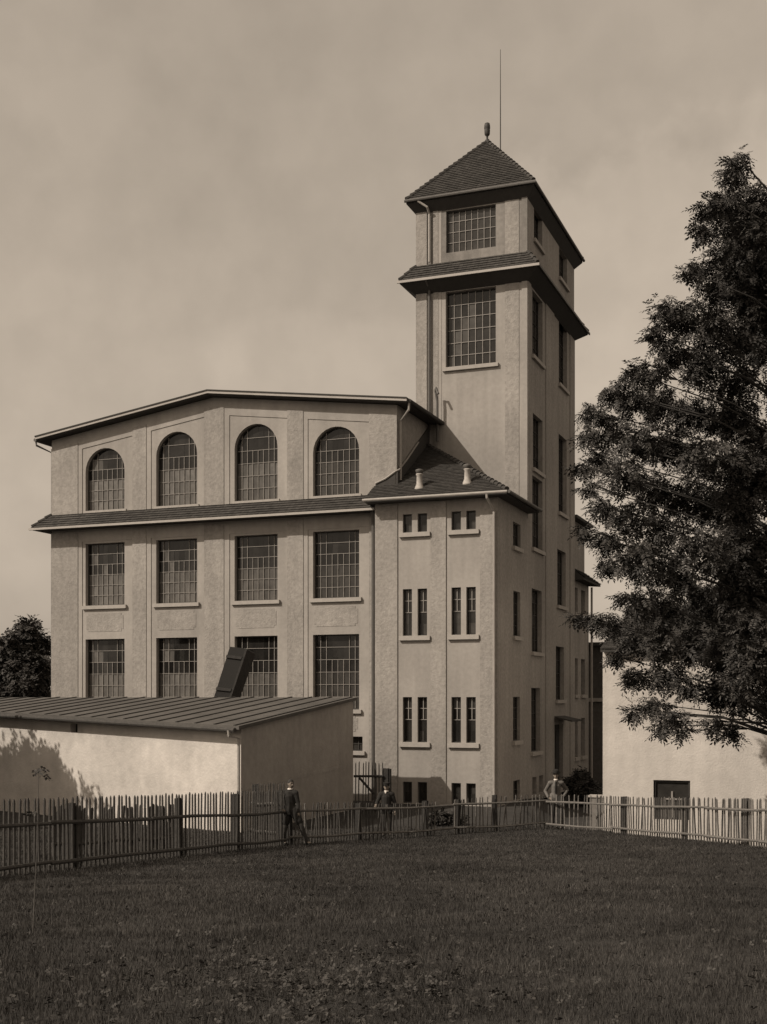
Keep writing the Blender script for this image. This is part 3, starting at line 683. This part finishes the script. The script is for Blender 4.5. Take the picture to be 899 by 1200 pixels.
# ------------------------------------------------------------------ fences
def along(path):
    seg = []; tot = 0
    for a, b in zip(path, path[1:]): L_ = (b-a).length; seg.append((tot, L_, a, b)); tot += L_
    def f(s):
        for t0, L_, a, b in seg:
            if s <= t0+L_ or (t0, L_, a, b) == seg[-1]: return a.lerp(b, (s-t0)/L_), (b-a).normalized()
    return f, tot
PICKETS = []
for k in range(10):                                  # ten cut shapes, shared by all pickets of unit height
    m_ = MB(); w, d = .5+random.uniform(-.12, .12), .5; tp = random.uniform(.3, .5)
    bx, by = random.uniform(-.3, .3), random.uniform(-.2, .2)
    sec = lambda z, s, ox, oy: [(-w*s+ox, -d*s+oy, z), (w*s+ox, -d*s+oy, z), (w*s+ox, d*s+oy, z), (-w*s+ox, d*s+oy, z)]
    v = sec(0, 1, 0, 0)+sec(.5, 1, bx, by)+sec(.97, .9, 0, 0)+sec(1, tp, random.uniform(-.2, .2), 0)
    f = [(3, 2, 1, 0), (12, 13, 14, 15)]
    for r in range(3): f += [(r*4+i, r*4+(i+1) % 4, (r+1)*4+(i+1) % 4, (r+1)*4+i) for i in range(4)]
    me = MB().add(v, f).mesh('picket'); me.materials.append(M_WOOD); PICKETS.append(me)
PALE = []
for me in PICKETS: m2 = me.copy(); m2.materials[0] = M_WOODL; PALE.append(m2)
def picket_fence(label, pts, spacing, hfun, rails, post_s, name='picket_fence', pw=.042, lean=.03, group=None, skip=None, rail_r=.045, ph=.98, pale=None):
    path = [site(a, b) for a, b in pts]; f, tot = along(path)
    mid, _ = f(tot/2); root = thing(name, label, 'fence', (mid.x, mid.y, gzw(mid.x, mid.y)), group)
    s = spacing/2; n_ = 0
    while s < tot and n_ < 298:
        p, dr = f(s)
        if not (skip and skip(s/tot)):
            o = bpy.data.objects.new('picket', random.choice(PALE if pale and random.random() < pale(s/tot) else PICKETS)); z = gzw(p.x, p.y)
            link(o, root, (p.x, p.y, z-.02)); hh = hfun(s/tot)*random.uniform(.98, 1.012)
            o.scale = (pw*random.uniform(.8, 1.2), .028, hh)
            o.rotation_euler = (random.gauss(0, lean*.6), random.gauss(0, lean), math.atan2(dr.y, dr.x)); n_ += 1
        s += spacing*random.uniform(.92, 1.08)
    for hr_ in rails:
        k = max(2, int(tot/3.0))
        for i in range(k):
            a, da = f(tot*i/k); b, db = f(min(tot*(i+1)/k+.12, tot)); off = Vector((da.y, -da.x, 0))*.05
            mpt = a.lerp(b, .5); j = random.uniform(-.03, .03)
            MB().tube([(a.x+off.x, a.y+off.y, gzw(a.x, a.y)+hr_+random.uniform(-.02, .02)), (mpt.x+off.x, mpt.y+off.y, gzw(mpt.x, mpt.y)+hr_+j), (b.x+off.x, b.y+off.y, gzw(b.x, b.y)+hr_+random.uniform(-.02, .02))], [rail_r, rail_r*.9, rail_r*.8], 6).build('rail', M_WOODL if pale else M_WOOD, root)
    for s_ in post_s:
        p, dr = f(s_*tot); off = Vector((dr.y, -dr.x, 0))*-.1; z = gzw(p.x, p.y)
        w = random.uniform(.075, .095); hh = hfun(s_)*ph*random.uniform(.92, 1.03)
        x, y = p.x+off.x, p.y+off.y; e = random.uniform(-.03, .03)
        MB().hexa([(x-w, y-w, z-.2), (x+w, y-w, z-.2), (x+w, y+w, z-.2), (x-w, y+w, z-.2), (x-w*.9+e, y-w*.9, z+hh), (x+w*.9+e, y-w*.9, z+hh+.02), (x+w*.9+e, y+w*.9, z+hh), (x-w*.9+e, y+w*.9, z+hh-.03)]).build('post', M_WOODD, root)
    return root
PX = lambda px, d: ((px-449.5)/1433*d, d)
FA0 = (-6.49-3.93*.24, 22-11.5*.24); FA1 = (-2.62, 33.2)
picket_fence('tall dark picket fence running from the left edge past the shed to the standing man', [FA0, FA1], .152, lambda t: 1.36+.17*t, (.9, .17), [.05, .31, .60, .80, .985], pw=.05, lean=.013, ph=.95)
picket_fence('low pole picket fence in the middle, between the standing man and the bowler-hatted man', [FA1, PX(417, 36.1), PX(560, 39.2), PX(640, 40.2)], .15, lambda t: 1.13+.05*math.sin(t*9), (.93, .2), [.02, .33, .57, .69, .83], pw=.034, lean=.055, rail_r=.04, pale=lambda t: .1+1.1*max(0, t-.3), skip=lambda t: .61 < t < .67)
picket_fence('pole picket fence at the right in front of the white house', [PX(640, 40.2), PX(700, 39.0), PX(863, 29.9), PX(960, 25.0)], .165, lambda t: 1.16, (.88, .16), [.03, .24, .50, .72], pw=.04, lean=.035, rail_r=.04, pale=lambda t: .75)
picket_fence('short board fence close behind the tall picket fence at the left', [PX(60, 27.2), PX(205, 31.2)], .17, lambda t: 1.15+.05*math.sin(t*40), (.8, .3), [.1, .9], name='board_fence', pw=.095, lean=.02)
picket_fence('fence stub leading from the shed corner down to the standing man', [PX(296, 36.5), PX(334, 34.2)], .16, lambda t: 1.72, (1.1, .3), [.02], lean=.02)
# tall wooden gate beside the shed
gp = site(*PX(431, 46)); gate = thing('gate', 'tall wooden picket gate with diagonal brace between the shed and the factory wing', 'gate', (gp.x, gp.y, gzw(gp.x, gp.y)))
gd = 46.0; gl = lambda px: (px-449.5)/1433*gd
zt, zb_ = -75/1433*gd, gz(0, gd)+.05
for px in (416.5, 420.5, 425, 428.7, 432, 435.8, 439.8, 444, 448):
    p = site(gl(px), gd); o = link(bpy.data.objects.new('picket', PICKETS[int(px*7) % 10]), gate, (p.x, p.y, zb_)); thick = .085 if px == 439.8 else .05
    o.scale = (thick, .03, zt-zb_+random.uniform(-.04, .04)); o.rotation_euler = (0, random.gauss(0, .01), TH)
for py, w in ((909.5, .05), (948, .05)):
    z = (818-py)/1433*gd; a = site(gl(414.5), gd-.05); b = site(gl(449), gd-.05)
    MB().tube([(a.x, a.y, z), (b.x, b.y, z)], w, 6).build('rail', M_WOODD, gate)
a = site(gl(421), gd-.08, (818-911)/1433*gd); b = site(gl(438), gd-.08, (818-930)/1433*gd); MB().tube([a, b], .05, 6).build('brace', M_WOODD, gate)
for px, py, w in ((452.5, 900.5, .11), (456.3, 901, .055)):
    p = site(gl(px), gd+.05); z = (818-py)/1433*gd; MB().box(p.x-w, p.x+w, p.y-.08, p.y+.08, zb_-.2, z).build('post', M_WOODD, gate)

# pale boxed pillar by the house corner
p = site(*PX(701, 46)); z = gzw(p.x, p.y)
pl = thing('gate_pillar', 'squat brown boarded pillar beside the corner of the white house', 'pillar', (p.x, p.y, z))
MB().box(p.x-.28, p.x+.2, p.y-.2, p.y+.2, z, z+1.33).build('shaft', mat('pillar_wood', tint(.16), .9, .15, 6), pl)
MB().box(p.x-.33, p.x+.25, p.y-.25, p.y+.25, z+1.33, z+1.4).build('cap', M_SILL, pl)

# ------------------------------------------------------------------ foliage
def spray_mesh(name, cen, size, m, parent, leaflets=9, ll=.085, lw=.03, down=.35, length=.32):
    """compound leaves: leaflets in pairs along a drooping stalk; cen (n,3), size (n,)"""
    n_ = len(cen); az_ = RNG.uniform(0, 2*np.pi, n_); pitch = RNG.normal(-down, .45, n_); roll = RNG.normal(0, .5, n_)
    ax = np.stack([np.cos(az_)*np.cos(pitch), np.sin(az_)*np.cos(pitch), np.sin(pitch)], 1)
    sd = np.cross(ax, [0, 0, 1.]); sd /= np.linalg.norm(sd, axis=1, keepdims=True)+1e-9
    up = np.cross(sd, ax); c, s = np.cos(roll)[:, None], np.sin(roll)[:, None]
    sd, up = sd*c+up*s, up*c-sd*s
    V = np.empty((n_, leaflets, 4, 3), 'f')
    for k in range(leaflets):
        if k == leaflets-1: t = 1.0; q = 0.
        else: t = .25+.75*(k//2)/(leaflets//2); q = 1. if k % 2 else -1.
        base = cen+ax*(t*length*size)[:, None]-np.array([0, 0, 1.])*(.12*t*t*length*size)[:, None]
        d = ax*(.55 if q else 1)+sd*q*.85+up*RNG.normal(0, .25, (n_, 1)); d /= np.linalg.norm(d, axis=1, keepdims=True)
        w = np.cross(d, up); w /= np.linalg.norm(w, axis=1, keepdims=True)+1e-9
        L_ = (ll*size)[:, None]; Wd = (lw*size)[:, None]
        V[:, k, 0] = base; V[:, k, 1] = base+d*L_*.5+w*Wd; V[:, k, 2] = base+d*L_-up*L_*.15; V[:, k, 3] = base+d*L_*.5-w*Wd
    V = V.reshape(-1, 3); nf = len(V)//4
    me = bpy.data.meshes.new(name); me.vertices.add(len(V)); me.vertices.foreach_set('co', V.ravel())
    me.loops.add(nf*4); me.loops.foreach_set('vertex_index', np.arange(nf*4, dtype='i')); me.polygons.add(nf)
    me.polygons.foreach_set('loop_start', np.arange(0, nf*4, 4, dtype='i')); me.polygons.foreach_set('loop_total', np.full(nf, 4, 'i')); me.update(calc_edges=True)
    o = mesh_obj(name, me, m, parent); return o
def clump_points(c, r, n_):
    d = RNG.normal(0, 1, (n_, 3)); d /= np.linalg.norm(d, axis=1, keepdims=True)
    rad = r*RNG.uniform(.05, 1, n_)**.5
    return np.asarray(c)+d*rad[:, None]*np.array([1, 1, .9])

tp = site(12.4, 34.0); tz = gzw(tp.x, tp.y)
tree = thing('ash_tree', 'large dark leafy tree with feathery leaves overhanging the white house at the right', 'tree', (tp.x, tp.y, tz))
CL = [(866, 185, 16), (858, 205, 20), (848, 232, 20), (862, 255, 30), (832, 243, 20), (823, 270, 16), (852, 290, 30), (822, 312, 16), (840, 335, 26), (868, 330, 36), (808, 318, 12),
      (780, 362, 22), (806, 372, 30), (835, 372, 24), (768, 390, 18), (850, 395, 34), (788, 410, 26), (820, 425, 30), (764, 432, 22), (738, 436, 16), (860, 445, 36), (718, 458, 18), (742, 466, 24), (775, 470, 30), (812, 482, 30), (848, 490, 32),
      (695, 482, 18), (716, 498, 24), (690, 510, 16), (748, 515, 30), (785, 520, 32), (828, 535, 34), (862, 540, 34), (705, 535, 20), (683, 545, 12), (732, 555, 28), (768, 572, 32), (690, 570, 14), (812, 585, 34), (850, 590, 34),
      (705, 592, 18), (735, 605, 26), (775, 620, 32), (683, 620, 12), (712, 632, 22), (745, 650, 30), (820, 640, 36), (860, 650, 36), (785, 668, 34), (715, 660, 16), (745, 700, 26), (775, 712, 32), (820, 700, 36), (862, 705, 36), (676, 722, 8), (692, 724, 12), (714, 728, 20), (740, 742, 24), (770, 752, 28), (808, 757, 32), (850, 760, 34),
      (722, 768, 14), (742, 790, 18), (772, 790, 22), (803, 800, 24), (838, 808, 24), (862, 820, 24), (765, 825, 18), (745, 832, 12), (790, 838, 18), (775, 850, 10), (800, 856, 9), (835, 845, 14), (860, 855, 16)]
for i in range(60): CL.append((random.uniform(868, 1090), random.uniform(215, 840), random.uniform(32, 48)))
for i in range(24): CL.append((random.uniform(858, 905), random.uniform(230, 850), random.uniform(24, 34)))
cen = []; sz = []; limbs = MB(); twigs = MB()
top_z = 14.6
limbs.tube([(tp.x, tp.y, tz-.3), (tp.x+.1, tp.y, tz+3), (tp.x-.1, tp.y+.1, tz+8), (tp.x+.1, tp.y, tz+13), (tp.x, tp.y, tz+17.5)], [.48, .38, .3, .18, .06], 12)
for i, (px, py, r) in enumerate(CL):
    d = 34.0+random.uniform(-2.6, 2.6)
    if r < 15: d = 34.0+random.uniform(-1, 1)
    c = site((px-449.5)/1433*d, d, (818-py)/1433*d); R = max(r-5, 4)/1433*d*1.05
    k = int(22+R*R*430); cen.append(clump_points(c, R, k)); sz.append(RNG.uniform(.75, 1.35, k))
    zb0 = max(tz+3.5, min(c.z-1.2-abs(c.x-tp.x)*.25, tz+16.5)); b0 = Vector((tp.x, tp.y, zb0)); mid = b0.lerp(c, .55)+Vector((0, 0, .35))
    (limbs if i % 4 == 0 else twigs).tube([b0, mid, c], [.08 if i % 4 == 0 else .035, .04 if i % 4 == 0 else .022, .01], 6)
    for _ in range(3):
        e = c+Vector((random.uniform(-1, 1), random.uniform(-1, 1), random.uniform(-.7, .7)))*R*.9; twigs.tube([mid.lerp(c, .7), e], [.018, .006], 4, False)
limbs.build('trunk', M_BARK, tree, True); twigs.build('branches', M_BARK, tree, True)
cr = spray_mesh('crown', np.concatenate(cen), np.concatenate(sz), M_LEAF, tree, leaflets=11, ll=.115, lw=.023, length=.34, down=.5); cr['kind'] = 'stuff'

def bushy_tree(name, label, x, y, hgt, rad, nclump, per, m, cat='tree', base=None, leaf=.2, trunk=True, zb=.25, group=None):
    z = gzw(x, y) if base is None else base; root = thing(name, label, cat, (x, y, z), group)
    tb = MB(); cen = []
    if trunk: tb.tube([(x, y, z-.2), (x+.1, y, z+hgt*.45), (x, y+.1, z+hgt*.9)], [hgt*.028+.03, hgt*.02+.015, .02], 8)
    for i in range(nclump):
        t = random.random()**.8; hz = z+hgt*(zb+(1-zb-.06)*t); prof = math.sqrt(max(1-(2*t-.75)**2*.72, .05))*(1 if t < .6 else 1-(t-.6)*1.4)
        a = random.uniform(0, 2*math.pi); rr = rad*prof*random.uniform(.25, 1); c = Vector((x+rr*math.cos(a), y+rr*math.sin(a), hz)); R = rad*random.uniform(.2, .36)
        cen.append(clump_points(c, R, per)); tb.tube([(x, y, z+hgt*(zb+.4*t)), c], [.03+.004*hgt, .01], 5)
    tb.build('trunk' if trunk else 'stems', M_BARK, root)
    cen = np.concatenate(cen); o = spray_mesh('crown' if trunk else 'foliage', cen, RNG.uniform(.8, 1.3, len(cen)), m, root, leaflets=7, ll=leaf, lw=leaf*.36, length=leaf*2.4); o['kind'] = 'stuff'
    return root
q = site(*PX(28, 70)); bushy_tree('tree', 'dark rounded tree standing beyond the left corner of the factory hall', q.x, q.y, 9.0, 2.9, 60, 130, M_LEAF2, base=-4.45, leaf=.2, zb=.12)
q = site(*PX(-40, 76)); bushy_tree('tree', 'dark tree at the far left edge beyond the shed roof', q.x, q.y, 8.0, 3.2, 40, 110, M_LEAF2, base=-4.45, leaf=.22, zb=.12)
bushy_tree('tree', 'big leafy tree just outside the left of the view shading the shed wall', -36.3, 30.3, 10.9, 5.4, 170, 170, M_LEAF2, leaf=.2, zb=.06)
q = site(*PX(681, 57)); bushy_tree('shrub', 'dark leafy shrub in the shaded alley behind the bowler-hatted man', q.x, q.y, 1.75, .75, 26, 60, M_LEAF2, 'shrub', leaf=.1, trunk=False, zb=.1)
for px, d, hh, lab in ((522, 42.5, .4, 'low weed bush behind the fence gap near the wing corner'),):
    q = site(*PX(px, d)); bushy_tree('weed_bush', lab, q.x, q.y, hh, .7, 18, 40, M_WEED, 'bush', leaf=.09, trunk=False, zb=.1)
# tall thin weed at the left in front of the fence
q = site(*PX(43, 13)); z = gzw(q.x, q.y); wd = thing('tall_weed', 'thin pale stem of a tall weed in front of the fence at the far left', 'weed', (q.x, q.y, z))
zt = (818-900)/1433*13
MB().tube([(q.x-.05, q.y, z), (q.x+.0, q.y, (z+zt)/2), (q.x+.03, q.y, zt)], [.006, .005, .003], 5).build('stem', mat('weed_stem', tint(.09), .8), wd)
spray_mesh('leaves', np.concatenate([clump_points((q.x+.03, q.y, zt+.0), .05, 5), clump_points((q.x+.1, q.y, zt-.06), .05, 4), clump_points((q.x, q.y, zt-.5), .06, 3)]), RNG.uniform(.4, .6, 12), M_LEAF2, wd, leaflets=5, ll=.09, lw=.03, length=.14)

# ------------------------------------------------------------------ grass
def tri_mesh(name, V, m):
    nf = len(V)//3; me = bpy.data.meshes.new(name); me.vertices.add(len(V)); me.vertices.foreach_set('co', V.astype('f').ravel())
    me.loops.add(nf*3); me.loops.foreach_set('vertex_index', np.arange(nf*3, dtype='i')); me.polygons.add(nf)
    me.polygons.foreach_set('loop_start', np.arange(0, nf*3, 3, dtype='i')); me.polygons.foreach_set('loop_total', np.full(nf, 3, 'i')); me.update(calc_edges=True)
    o = mesh_obj(name, me, m); o['kind'] = 'stuff'; return o
def gzv(t, d):
    k = 35.5; z = np.where(d < k, -1.57-.073*d, 0.); u = np.clip((d-k)/8, 0, 1); z = np.where(d < k, z, -1.57-.073*k-.584*(u-u*u/2))
    return z+.02*np.clip(t, 0, 12)*np.clip((46-d)/6, 0, 1)
def blades(name, n_, d0, d1, pw, h0, h1, w0, m, clump=0.):
    u = RNG.uniform(0, 1, n_); d = (d0**pw+(d1**pw-d0**pw)*u)**(1/pw); t = RNG.uniform(-1, 1, n_)*(d*.36+1.2)
    pat = .5+.2*np.sin(t*1.7+2*np.sin(d*.9))*np.sin(d*1.3+1.5*np.sin(t*.8))+RNG.normal(0, .22, n_)
    hh = RNG.uniform(h0, h1, n_)*np.clip(.55+.75*pat, .3, 1.6); a = RNG.uniform(0, 2*np.pi, n_); wd = w0*(.7+.045*d)*RNG.uniform(.7, 1.3, n_)
    k = t < np.interp(d, [20, 25, 29.9, 39, 40.2, 44], [9.6, 9.1, 8.75, 6.95, 5.6, 4.5]); t, d, pat, hh, a, wd = t[k], d[k], pat[k], hh[k], a[k], wd[k]; n_ = len(t)
    x = cT*t-sT*d; y = sT*t+cT*d; z = gzv(t, d)-.03; ln = RNG.uniform(.1, .9, n_)*hh; b = RNG.uniform(0, 2*np.pi, n_)
    V = np.empty((n_, 3, 3)); ca, sa = np.cos(a)*wd, np.sin(a)*wd
    V[:, 0] = np.stack([x-ca, y-sa, z], 1); V[:, 1] = np.stack([x+ca, y+sa, z], 1); V[:, 2] = np.stack([x+np.cos(b)*ln, y+np.sin(b)*ln, z+hh+.03], 1)
    return tri_mesh(name, V.reshape(-1, 3), m)
blades('meadow_grass', 760000, 6, 42, .8, .02, .07, .0038, M_GRASS)
# leafy ground weeds in patches, thickest in the near middle
def weeds(n_):
    d = RNG.uniform(7.5, 30, n_)**1.0; t = RNG.uniform(-1, 1, n_)*(d*.35+.5)
    dens = np.exp(-((t+.5)/1.1)**2-((d-9.6)/1.6)**2)*.75+.05
    k = RNG.uniform(0, 1, n_) < dens; t, d = t[k], d[k]
    x = cT*t-sT*d; y = sT*t+cT*d; z = gzv(t, d)+RNG.uniform(.02, .1, len(t))
    o = spray_mesh('ground_weeds', np.stack([x, y, z], 1), RNG.uniform(.6, 1.2, len(t)), M_WEED, None, leaflets=4, ll=.034, lw=.012, down=-.2, length=.05); o['kind'] = 'stuff'
weeds(42000)

# ------------------------------------------------------------------ people
def capsule(mb, a, ra, b, rb, seg=10):
    a, b = Vector(a), Vector(b); d = (b-a).normalized() if (b-a).length > 1e-6 else Vector((0, 0, 1))
    mb.tube([a-d*ra*.95, a-d*ra*.7, a, b, b+d*rb*.7, b+d*rb*.95], [ra*.25, ra*.72, ra, rb, rb*.72, rb*.25], seg)
def ball(mb, c, rx, ry, rz, seg=12):
    k0 = len(mb.v); R = 8
    for i in range(R+1):
        t = math.pi*(i+.15)/(R+.3)
        for j in range(seg):
            p = 2*math.pi*j/seg; mb.v.append((c[0]+rx*math.sin(t)*math.cos(p), c[1]+ry*math.sin(t)*math.sin(p), c[2]-rz*math.cos(t)))
    for i in range(R):
        for j in range(seg): a = k0+i*seg+j; b = k0+i*seg+(j+1) % seg; mb.f.append((a, b, b+seg, a+seg))
    mb.f.append(tuple(range(k0, k0+seg))[::-1]); e = k0+R*seg; mb.f.append(tuple(range(e, e+seg)))
def fuse(mb, name, vox, m, parent, tf):
    me = mb.mesh(name); o = bpy.data.objects.new('tmp', me); C.objects.link(o)
    r = o.modifiers.new('r', 'REMESH'); r.mode = 'VOXEL'; r.voxel_size = vox; r.use_smooth_shade = True
    sm = o.modifiers.new('s', 'SMOOTH'); sm.iterations = 2; sm.factor = .5
    dg = bpy.context.evaluated_depsgraph_get(); dg.update()
    me2 = bpy.data.meshes.new_from_object(o.evaluated_get(dg)); bpy.data.objects.remove(o); bpy.data.meshes.remove(me)
    me2.name = name; me2.transform(tf); me2.materials.clear(); return mesh_obj(name, me2, m, parent)
def person(label, pos, turn, J, coat, hat, coat_mat, hem, shirt=True, tie=None, moustache=False, beard=False):
    """J: joints in the person's own frame (x to the right seen from the camera, y away, z up)"""
    root = thing('person', label, 'person', tuple(pos)); tf = Matrix.Translation(pos) @ Matrix.Rotation(TH, 4, 'Z')
    V = lambda k: Vector(J[k])
    face = Matrix.Rotation(turn, 3, 'Z') @ Vector((0, -1, 0)); sidev = Vector((-face.y, face.x, 0))
    H = V('head'); B = MB()
    ball(B, H, .078, .092, .118); ball(B, H+face*.035+Vector((0, 0, -.055)), .056, .056, .06)
    capsule(B, H+face*.088+Vector((0, 0, .005)), .010, H+face*.106+Vector((0, 0, -.028)), .015, 6)
    for s in (-1, 1): ball(B, H+sidev*s*.08+Vector((0, 0, -.01)), .014, .02, .03, 8)
    capsule(B, H+Vector((0, 0, -.08)), .055, V('neck')+Vector((0, 0, -.03)), .062)
    capsule(B, V('chest'), .135, V('pelvis'), .125); capsule(B, V('shL'), .065, V('shR'), .065)
    for s in 'LR':
        capsule(B, V('sh'+s), .055, V('el'+s), .042); capsule(B, V('el'+s), .040, V('wr'+s), .027)
        w = V('wr'+s); d = (V('hand'+s)-w).normalized(); x = d.cross(Vector((0, 1, 0))).normalized(); y = x.cross(d)
        capsule(B, w, .027, w+d*.07, .036)
        for k, (o_, L_) in enumerate(((-.030, .070), (-.010, .082), (.011, .078), (.030, .060))):
            a = w+d*.085+x*o_; b = a+d*L_*.55+y*.008; c = b+d*L_*.4+y*.026; capsule(B, a, .0098, b, .009, 6); capsule(B, b, .009, c, .008, 6)
        a = w+d*.03-x*.035; b = a+d*.035-x*.025; capsule(B, a, .012, b, .010, 6); capsule(B, b, .010, b+d*.035, .009, 6)
        capsule(B, V('hip'+s), .085, V('kn'+s), .058); capsule(B, V('kn'+s), .055, V('an'+s), .036); capsule(B, V('an'+s), .04, V('toe'+s), .032)
    fuse(B, 'body', .009, M_SKIN, root, tf)
    K = MB()
    capsule(K, V('chest')+Vector((0, 0, .02)), .165, V('waist'), .150); capsule(K, V('waist'), .150, V('pelvis'), .165); capsule(K, V('shL'), .088, V('shR'), .088)
    capsule(K, V('neck')+Vector((0, 0, -.03)), .075, V('chest'), .12)
    for s in 'LR':
        capsule(K, V('sh'+s), .078, V('el'+s), .060); capsule(K, V('el'+s), .058, V('wr'+s), .045)
        hp = V('hip'+s).lerp(V('kn'+s), hem); capsule(K, V('hip'+s)+Vector((0, 0, .05)), .135, hp, .115)
    fuse(K, coat, .014, coat_mat, root, tf)
    T = MB()
    for s in 'LR': capsule(T, V('hip'+s), .105, V('kn'+s), .078); capsule(T, V('kn'+s), .076, V('an'+s)+Vector((0, 0, .03)), .062)
    capsule(T, V('hipL'), .11, V('hipR'), .11); fuse(T, 'trousers', .014, M_CLOTHT, root, tf)
    for s in 'LR':
        Q = MB(); capsule(Q, V('an'+s), .055, V('an'+s)+Vector((0, 0, -.03)), .055); capsule(Q, V('an'+s)+Vector((0, 0, -.03)), .048, V('toe'+s), .042); fuse(Q, 'shoe', .012, M_BLACK, root, tf)
    Q = MB(); nk = V('neck'); k = nk.lerp(H+Vector((0, 0, -.08)), .45); Q.tube([k-Vector((0, 0, .03)), k+Vector((0, 0, .008))], [.078, .07], 14); fuse(Q, 'collar', .008, M_WHITE, root, tf)
    c = V('chest')+Vector((0, 0, .08))+face*.15; e = nk+face*.085+Vector((0, 0, .02))
    if shirt: Q = MB(); e = nk+face*.085+Vector((0, 0, .02)); Q.tube([e, e.lerp(c, .6)], [.042, .02], 8); fuse(Q, 'shirt_front', .009, M_WHITE, root, tf)
    if tie: Q = MB(); Q.tube([e+face*.055, c+face*.04-Vector((0, 0, .12)), c+face*.03-Vector((0, 0, .32))], [.022, .028, .03], 6); fuse(Q, 'tie', .008, M_CLOTHD, root, tf)
    Q = MB(); ball(Q, H-face*.014+Vector((0, 0, .032)), .084, .098, .098); ball(Q, H-face*.05+Vector((0, 0, -.02)), .07, .07, .08); fuse(Q, 'hair', .009, M_HAIR, root, tf)
    for s in (-1, 1):
        Q = MB(); ball(Q, H+face*.084+sidev*s*.031+Vector((0, 0, .012)), .014, .014, .009, 8); me = Q.mesh('eye'); me.transform(tf); mesh_obj('eye', me, M_HAIR, root)
        Q = MB(); ball(Q, H+face*.088+sidev*s*.031+Vector((0, 0, .034)), .02, .014, .006, 8); me = Q.mesh('eyebrow'); me.transform(tf); mesh_obj('eyebrow', me, M_HAIR, root)
    Q = MB(); a = H+face*.088+Vector((0, 0, -.068)); Q.tube([a-sidev*.024, a, a+sidev*.024], [.004, .007, .004], 6); me = Q.mesh('mouth'); me.transform(tf); mesh_obj('mouth', me, mat('lips', (.2, .15, .12), .7, .05), root)
    if moustache: Q = MB(); a = H+face*.092+Vector((0, 0, -.05)); Q.tube([a-sidev*.045+Vector((0, 0, -.012)), a, a+sidev*.045+Vector((0, 0, -.012))], [.006, .012, .006], 6); me = Q.mesh('moustache'); me.transform(tf); mesh_obj('moustache', me, M_HAIR, root)
    if hat == 'bowler':
        Q = MB(); Q.lathe(H+Vector((0, 0, .06)), [(.10, -.005), (.16, .012), (.158, .024), (.106, .014), (.108, .06), (.10, .1), (.075, .13), (.02, .145)], 18); me = Q.mesh('bowler_hat'); me.transform(tf); mesh_obj('bowler_hat', me, M_BLACK, root)
    if hat == 'cap':
        Q = MB(); Q.lathe(H+Vector((0, 0, .06)), [(.095, -.01), (.1, .025), (.118, .05), (.112, .068), (.03, .078)], 16); p = H+face*.1+Vector((0, 0, .055)); ball(Q, p, .07, .07, .011, 10); me = Q.mesh('cap'); me.transform(tf); mesh_obj('cap', me, M_BLACK, root)
    return root
p = site(*PX(337, 33.0)); p.z = gzw(p.x, p.y)
person('bareheaded man in dark coat leaning on the fence in front of the shed', p, .55,
       dict(head=(.09, -.02, 1.665), neck=(.06, 0, 1.50), chest=(.04, 0, 1.32), waist=(.07, 0, 1.1), pelvis=(.08, 0, .95), shL=(-.13, .04, 1.42), shR=(.22, -.04, 1.42),
            elL=(-.33, .06, 1.2), wrL=(-.19, -.1, .99), handL=(-.10, -.14, .95), elR=(.29, -.05, 1.15), wrR=(.30, -.13, .92), handR=(.31, -.15, .80),
            hipL=(.0, .05, .93), hipR=(.17, -.03, .93), knL=(-.07, .0, .50), anL=(-.12, .04, .09), toeL=(.0, -.1, .04), knR=(.37, -.1, .55), anR=(.52, -.08, .10), toeR=(.70, -.15, .04)),
       'coat', None, M_CLOTHD, .72, shirt=False, moustache=True)
std = lambda s=1.0, **k: {**{a: tuple(c*s for c in b) for a, b in dict(head=(0, -.01, 1.635), neck=(0, 0, 1.47), chest=(0, 0, 1.29), waist=(0, 0, 1.08), pelvis=(0, 0, .93), shL=(-.18, 0, 1.39), shR=(.18, 0, 1.39),
            elL=(-.27, .02, 1.1), wrL=(-.27, -.1, .87), handL=(-.27, -.14, .76), elR=(.27, .02, 1.1), wrR=(.27, -.1, .87), handR=(.27, -.14, .76),
            hipL=(-.09, 0, .92), hipR=(.09, 0, .92), knL=(-.1, -.02, .5), anL=(-.1, .02, .09), toeL=(-.12, -.14, .04), knR=(.1, -.02, .5), anR=(.1, .02, .09), toeR=(.12, -.14, .04)).items()}, **k}
p = site(*PX(453, 38.2)); p.z = gzw(p.x, p.y)
person('youth in dark jacket and flat cap standing behind the low fence near the gate', p, -.25, std(.95, wrL=(-.31, -.3, 1.02), handL=(-.33, -.4, .99), elL=(-.3, -.03, 1.05)), 'jacket', 'cap', M_CLOTHD, .3)
p = site(*PX(651.5, 41.2)); p.z = gzw(p.x, p.y)
person('man in grey jacket and bowler hat with hands on hips behind the fence', p, -.2, std(1.07, elL=(-.34, .14, 1.2), wrL=(-.27, -.1, 1.02), handL=(-.22, -.2, .98), elR=(.40, .12, 1.24), wrR=(.26, -.08, 1.06), handR=(.17, -.14, 1.02)), 'jacket', 'bowler', M_CLOTHL, .3, tie=True)
